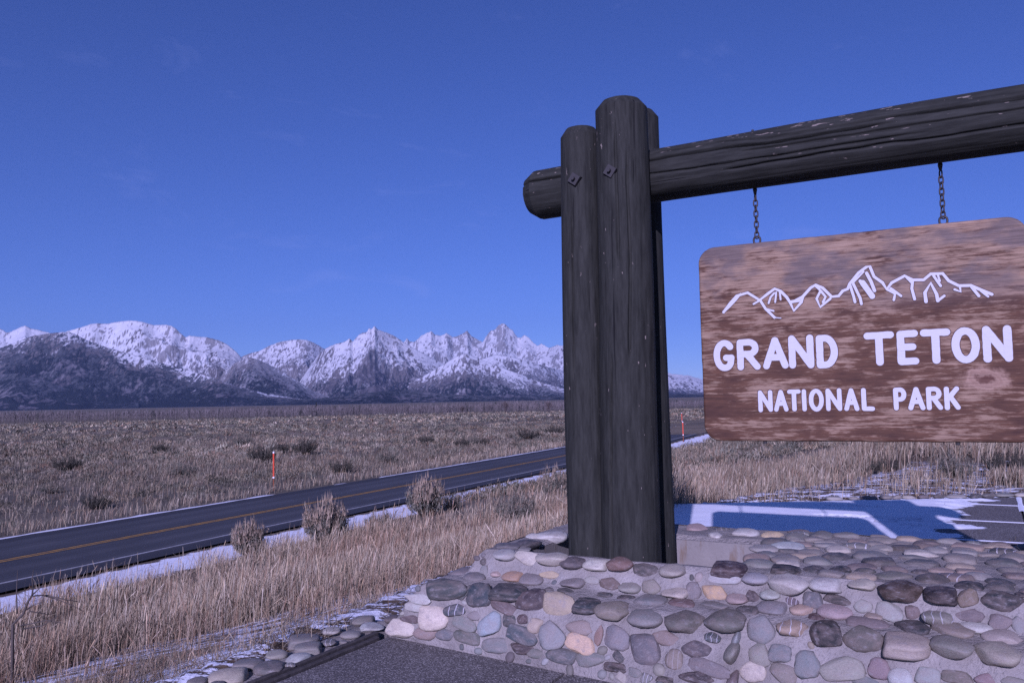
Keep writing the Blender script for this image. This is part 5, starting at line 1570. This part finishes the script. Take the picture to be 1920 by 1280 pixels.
sage(466, 1042, 66, 76, 0, 'smallest of three tan-tipped sagebrush lining the near road edge, beside the snow', RB)
sage(612, 1018, 84, 96, 0, 'widest tan-tipped sagebrush before the road, middle of the three', RB)
sage(798, 968, 74, 84, 0, 'tall tan-tipped sagebrush before the road, closest of three to the log posts', RB)
sage(712, 998, 60, 48, 1, 'low grey sagebrush between two taller tan-tipped ones on the bank', RB)
sage(972, 985, 100, 74, 3, 'green-grey sagebrush in the tall grass just before the log posts', RB)
sage(1040, 930, 60, 62, 1, 'pale grey sagebrush touching the side of the log posts', RB)
sage(848, 958, 46, 44, 3, 'small reddish sagebrush beside the tall one near the road', RB)
FB = 'dark sagebrush on the flat beyond the road'
for (px_, py_, w, h, kd, lab) in ((490, 868, 46, 34, 2, 'dark round sagebrush just behind the orange snow pole'), (572, 852, 44, 30, 2, 'darkest sagebrush beyond the road, right of the orange snow pole'), (125, 882, 52, 26, 2, 'dark spreading sagebrush far out on the flat near the picture edge'),
                                  (180, 955, 44, 30, 2, 'dark sagebrush close to the far road edge beside a snow patch'), (345, 890, 50, 22, 3, 'dark sagebrush halfway between the picture edge and the snow pole'), (640, 885, 40, 22, 2, 'dark sagebrush near the far road edge above the middle bush'),
                                  (525, 850, 34, 20, 2, 'dark sagebrush between the pole bush and the darkest bush'), (800, 832, 26, 16, 2, 'small dark sagebrush beyond the road above the tall near bush'), (865, 838, 28, 18, 2, 'dark sagebrush beyond the road, left of a close pair'),
                                  (885, 834, 24, 15, 3, 'pale sagebrush of a close pair beyond the road'), (905, 835, 24, 15, 2, 'dark sagebrush of a close pair beyond the road'), (1040, 815, 34, 18, 2, 'dark sagebrush beyond the road touching the log posts'),
                                  (990, 822, 40, 18, 2, 'wide dark sagebrush beyond the road just before the posts'), (725, 868, 34, 24, 3, 'green-grey sagebrush mid-field above the road centre'), (95, 925, 36, 20, 3, 'grey sagebrush on the flat above the road near the corner'),
                                  (300, 845, 30, 13, 2, 'small dark sagebrush on the flat, far beyond the road'), (455, 835, 40, 20, 3, 'broad grey willow-like shrub far behind the snow pole')):
    sage(px_, py_, w * 1.2, h * 1.25, kd, lab, FB)
RG = 'sagebrush behind the rear pavement'
for (px_, py_, w, h, kd, lab, ds) in ((1322, 872, 70, 48, 3, 'grey sagebrush under the lower corner of the sign', 19), (1790, 888, 90, 60, 3, 'olive sagebrush under the sign behind the snowy pavement', 14.5), (1885, 880, 84, 62, 2, 'dark sagebrush at the picture edge under the sign', 15),
                                      (1660, 850, 60, 34, 2, 'dark low sagebrush touching the bottom edge of the sign', 18.5), (1262, 860, 40, 42, 3, 'grey sagebrush beside the log posts near the distant road', 22), (1480, 850, 70, 36, 3, 'pale sagebrush below the middle of the sign', 19)):
    sage(px_, py_, w, h, kd, lab, RG, dist=ds)
# the rest of the sage flat, beyond counting
def sage_cover():
    r = np.random.default_rng(77)
    tot = 0
    VV, CC = [], []
    for (n, d0, d1, m, sl, lw) in ((9000, 33, 105, 46, 0.17, 0.16), (17000, 95, 240, 16, 0.26, 0.22), (16000, 240, 720, 7, 0.42, 0.4)):
        d = np.exp(r.uniform(math.log(d0), math.log(d1), n)); a = np.radians(r.uniform(-38, 40, n))
        x, y = d * np.sin(a), d * np.cos(a)
        q, _ = road_q(x, y)
        cl = fbm(x / 9, y / 9, seed=78); cl2 = fbm(x / 40, y / 70, seed=79)
        ok = ((q < -8.5)) & (r.random(n) < 0.35 + 1.2 * sstep(0.45, 0.62, cl)) & (r.random(n) < 1.1 - 0.55 * sstep(0.52, 0.66, cl2)) | ((q > 9) & (d > 40) & (d < 200))
        x, y, d = x[ok], y[ok], d[ok]; n = len(x)
        z = ground_z(x, y)
        size = r.uniform(0.28, 0.62, n) * (1 + d / 600)
        size = np.where(r.random(n) < 0.06, size * 1.5, size)
        ang = r.uniform(0, 2 * math.pi, (n, m)); rad = np.sqrt(r.uniform(0, 1, (n, m)))
        hx = np.cos(ang) * rad * size[:, None]; hy = np.sin(ang) * rad * size[:, None]
        hz = (1 - rad ** 2 * 0.7) * size[:, None] * r.uniform(0.15, 0.85, (n, m))
        c = np.stack([x[:, None] + hx, y[:, None] + hy, z[:, None] + hz], -1)
        d1_ = r.normal(0, 0.55, (n, m, 3)); d1_[..., 2] = np.abs(d1_[..., 2]) + 0.75
        d1_ /= np.linalg.norm(d1_, axis=-1, keepdims=True)
        d2 = np.cross(d1_, r.normal(0, 1, (n, m, 3))); d2 /= np.linalg.norm(d2, axis=-1, keepdims=True)
        L = np.maximum(size[:, None, None], 0.3) * r.uniform(0.6, 1.4, (n, m, 1)) * sl * 1.6; W = L * lw
        V = np.stack([c - d2 * W - d1_ * L * 0.4, c + d2 * W - d1_ * L * 0.4, c + d1_ * L * 0.7], 2)
        tone = np.where(r.random(n) < 0.24, 0.38, 1.0) * np.where(d > 200, 1.05, 1.0)
        straw = r.random(n) < 0.42
        big_ = (0.62 + 0.76 * fbm(x / 28, y / 55, oct=3, seed=171))[:, None]
        base = big_ * np.where(straw[:, None], pick(STRAW, n) * 0.80, pick(SAGE, n) * 1.08 * tone[:, None] * np.array([1.04, 1.0, 0.95]))
        C = np.repeat((base[:, None, :] * r.uniform(0.75, 1.25, (n, m, 1)))[:, :, None, :], 3, axis=2)
        VV.append(V.reshape(-1, 3)); CC.append(C.reshape(-1, 3))
    V = np.concatenate(VV)
    F = np.arange(len(V)).reshape(-1, 3)
    me = mesh_np('sagebrush_cover', V, F, col=np.concatenate(CC))
    tag(link('sagebrush_cover', me, M_VEG), 'low sagebrush and bunchgrass covering the wide flat beyond the road', kind='stuff')
    print('cover tris', len(F))
sage_cover()

# ------------------------------------------------------------------ bare cottonwoods along the river
def bare_tree(r, h, w, nb=26):
    """triangles of a leafless tree of unit position: upright splayed twigs"""
    V = []
    for i in range(nb):
        a = r.uniform(0, 2 * math.pi)
        z0 = r.uniform(0.0, 0.45) * h; o = r.uniform(0.1, 1) * w * 0.5
        z1 = h * r.uniform(0.55, 1.0) * (1 - 0.25 * (o / (w * 0.5)))
        p0 = np.array([math.cos(a) * o * 0.25, math.sin(a) * o * 0.25, z0]); p1 = np.array([math.cos(a) * o, math.sin(a) * o, z1])
        sd = np.array([-math.sin(a + r.normal(0, 1)), math.cos(a), 0]) * r.uniform(0.10, 0.30)
        pm = p0 * 0.4 + p1 * 0.6 + r.normal(0, 0.15, 3)
        V += [p0 - sd * 0.4, p0 + sd * 0.4, pm, pm - sd, pm + sd, p1]
    return np.array(V)
def woodland():
    r = np.random.default_rng(5)
    V, C = [], []
    n = 3400
    for i in range(n):
        a = math.radians(r.uniform(-40, 36)); d = 770 + 230 * r.random() ** 1.5 + 60 * math.sin(a * 9)
        x, y = d * math.sin(a), d * math.cos(a)
        big = 0.5 + vnoise(np.array([a * 30.0]), np.array([0.3]), seed=8)[0]
        h = r.uniform(8.5, 12.5) * (0.75 + 0.25 * big)
        h *= 0.80 if a > math.radians(5) else 1.0
        T = bare_tree(r, h, r.uniform(3.5, 6), 15) + np.array([x, y, float(-10.1)])
        V.append(T)
        c = np.array((0.155, 0.135, 0.130)) * r.uniform(0.7, 1.25)
        if r.random() < 0.03: c = np.array((0.03, 0.035, 0.03))
        C.append(np.repeat(c[None], len(T), 0))
    V = np.concatenate(V); C = np.concatenate(C)
    me = mesh_np('woodland', V, np.arange(len(V)).reshape(-1, 3), col=C)
    tag(link('woodland', me, M_VEG), 'long grey band of leafless cottonwoods at the foot of the mountains', kind='stuff')
woodland()
M_BARK = m_plain('cottonwood_bark', (0.085, 0.070, 0.062), 0.9)
def cottonwood(px_, d, h, w, label, seed, dark=False):
    r = np.random.default_rng(seed)
    rr = ray(px_, 760)
    p = np.array([rr[0] * d, d, -10.0])
    p[2] = float(ground_z(p[0], p[1]))
    o = tag(empty('cottonwood_tree' if not dark else 'conifer_tree', tuple(p)), label, 'tree', 'single trees standing out of the river woodland')
    mb = MB(); mb.tube([(0, 0, -0.5), (0.1, 0, h * 0.3), (0.2, 0.1, h * (0.55 if not dark else 0.95))], [h * 0.03, h * 0.022, 0.06], 7)
    if not dark:
        for k in range(5):
            a = k * 1.3
            mb.tube([(0.1, 0, h * (0.25 + 0.05 * k)), (math.cos(a) * w * 0.25, math.sin(a) * w * 0.25, h * (0.5 + 0.04 * k)), (math.cos(a) * w * 0.42, math.sin(a) * w * 0.42, h * (0.75 + 0.04 * k))], [0.16, 0.10, 0.04], 5)
    link('trunk', mb.mesh('trunk'), M_BARK, o)
    if dark:
        V = []
        for i in range(260):
            z = r.uniform(0.08, 1.0) * h; rad = (1 - z / h) * w * 0.5 * r.uniform(0.4, 1.0) + 0.1; a = r.uniform(0, 6.28)
            c = np.array([math.cos(a) * rad, math.sin(a) * rad, z]); sd = np.array([-math.sin(a), math.cos(a), 0]) * 0.28
            V += [c - sd, c + sd, c + np.array([math.cos(a) * 0.5, math.sin(a) * 0.5, -0.45])]
        T = np.array(V); c = np.array((0.03, 0.036, 0.03))
    else:
        T = bare_tree(r, h, w, 150); c = np.array((0.12, 0.097, 0.09))
    me = mesh_np('crown', T, np.arange(len(T)).reshape(-1, 3), col=np.repeat(c[None], len(T), 0) * r.uniform(0.7, 1.3, (len(T), 1)))
    link('crown', me, M_VEG, o)
cottonwood(948, 700, 11.5, 9, 'round leafless cottonwood standing out of the woodland below the highest peak', 31)
cottonwood(1028, 690, 10.5, 9, 'forked leafless cottonwood in the woodland beside the log posts', 32)
cottonwood(866, 700, 7.5, 8, 'low round leafless tree in front of the woodland', 33)
cottonwood(593, 760, 12.5, 3.4, 'small dark conifer poking out of the grey woodland', 34, True)

# ------------------------------------------------------------------ snow poles
M_ORANGE = m_plain('orange_pole', (0.62, 0.085, 0.035), 0.5, 0, 0.1)
M_WHITE = m_plain('reflective_white', (0.75, 0.75, 0.75), 0.5, 0, 0.05)
M_RUST = m_plain('rusty_post', (0.22, 0.075, 0.035), 0.8, 0, 0.3)
def snow_pole(px_, pyb, hpx, label, dist=None):
    p = hit_ground(px_, pyb) if dist is None else None
    if dist is not None:
        r = ray(px_, pyb); p = CAM + r * dist; p[2] = float(ground_z(p[0], p[1]))
    h = hpx / F_PX * p[1] if dist is None else 2.4
    o = tag(empty('snow_pole', tuple(p)), label, 'marker pole', 'orange snow poles along the road')
    rad = 0.042 + 0.0002 * p[1]
    mb = MB(); mb.tube([(0, 0, -0.2), (0, 0, h * 0.33)], [rad * 0.8] * 2, 8); link('lower_post', mb.mesh('lower_post'), M_RUST, o)
    mb = MB(); mb.tube([(0, 0, h * 0.33), (0, 0, h * 0.37)], [rad * 1.25] * 2, 8); link('reflector_band', mb.mesh('reflector_band'), M_WHITE, o)
    mb = MB(); mb.tube([(0, 0, h * 0.37), (0, 0, h * 0.95)], [rad] * 2, 8); link('pole', mb.mesh('pole'), M_ORANGE, o)
    mb = MB(); mb.tube([(0, 0, h * 0.95), (0, 0, h * 0.995), (0, 0, h)], [rad * 1.08, rad * 1.08, rad * 0.5], 8); link('tip', mb.mesh('tip'), M_WHITE, o)
snow_pole(513, 921, 74, 'orange snow pole with white tip and band beside the far road edge')
snow_pole(1281, 818, 30, 'orange snow pole on the near side of the road between posts and sign', dist=98)
snow_pole(1279, 798, 20, 'distant orange snow pole across the road, seen just above the nearer one', dist=165)

# ------------------------------------------------------------------ dead branch in the grass
def dead_branch():
    p = hit_ground(30, 1205)
    d = 8.6
    r = ray(25, 1200); p = CAM + r * d; p[2] = float(ground_z(p[0], p[1]))
    o = tag(empty('dead_shrub', tuple(p)), 'bare dark dead branch arching over the grass near the picture corner', 'dead branch')
    def wp(x, y, dd=0.0):
        return CAM + ray(x, y) * (d + dd) - p
    mb = MB()
    mb.tube([np.array([0, 0, -0.1]), wp(24, 1170), wp(44, 1150), wp(52, 1128), wp(60, 1115), wp(62, 1100, 0.1)], [0.016, 0.015, 0.013, 0.012, 0.009, 0.005], 7)
    link('stem', mb.mesh('stem', True), M_STEM, o)
    for pts in ([(60, 1117, 0), (80, 1115, 0.1), (110, 1124, 0.15), (135, 1134, 0.2), (158, 1146, 0.25)], [(60, 1115, 0), (70, 1106, -.1), (80, 1096, -.15)], [(85, 1115, .1), (120, 1123, .1), (150, 1128, .2)], [(62, 1100, .1), (60, 1085, .1), (63, 1068, .15)],
                [(50, 1142, 0), (62, 1134, -.1), (78, 1128, -.2)], [(40, 1172, 0), (60, 1168, -.1), (90, 1162, -.2), (122, 1168, -.25)], [(55, 1145, 0), (72, 1148, .1), (95, 1152, .15)], [(32, 1150, .1), (31, 1110, .1), (33, 1068, .2)], [(45, 1178, 0), (80, 1172, -.2), (112, 1152, -.25)]):
        mb = MB(); n = len(pts)
        mb.tube([wp(*q) for q in pts], [0.008 * (1 - 0.7 * k / (n - 1)) for k in range(n)], 6)
        link('twig', mb.mesh('twig', True), M_STEM, o)
dead_branch()

# ------------------------------------------------------------------ haze: one closed box of even air round the whole scene
def haze():
    mb = MB()
    mb.box((-23000, -12500, -40), (46000, 0, 0), (0, 38000, 0), (0, 0, 2500))
    k = bpy.data.materials.new('valley_air')
    k.use_nodes = True
    t = k.node_tree
    for n in list(t.nodes):
        if n.type == 'BSDF_PRINCIPLED': t.nodes.remove(n)
    v = t.nodes.new('ShaderNodeVolumePrincipled')
    v.inputs['Color'].default_value = (0.46, 0.62, 0.98, 1)
    v.inputs['Density'].default_value = 2.2e-5
    v.inputs['Anisotropy'].default_value = 0.2
    out = next(n for n in t.nodes if n.type == 'OUTPUT_MATERIAL')
    t.links.new(v.outputs[0], out.inputs['Volume'])
    tag(link('haze', mb.mesh('haze'), k), 'thin blue air between the road and the far mountains', kind='stuff')
haze()
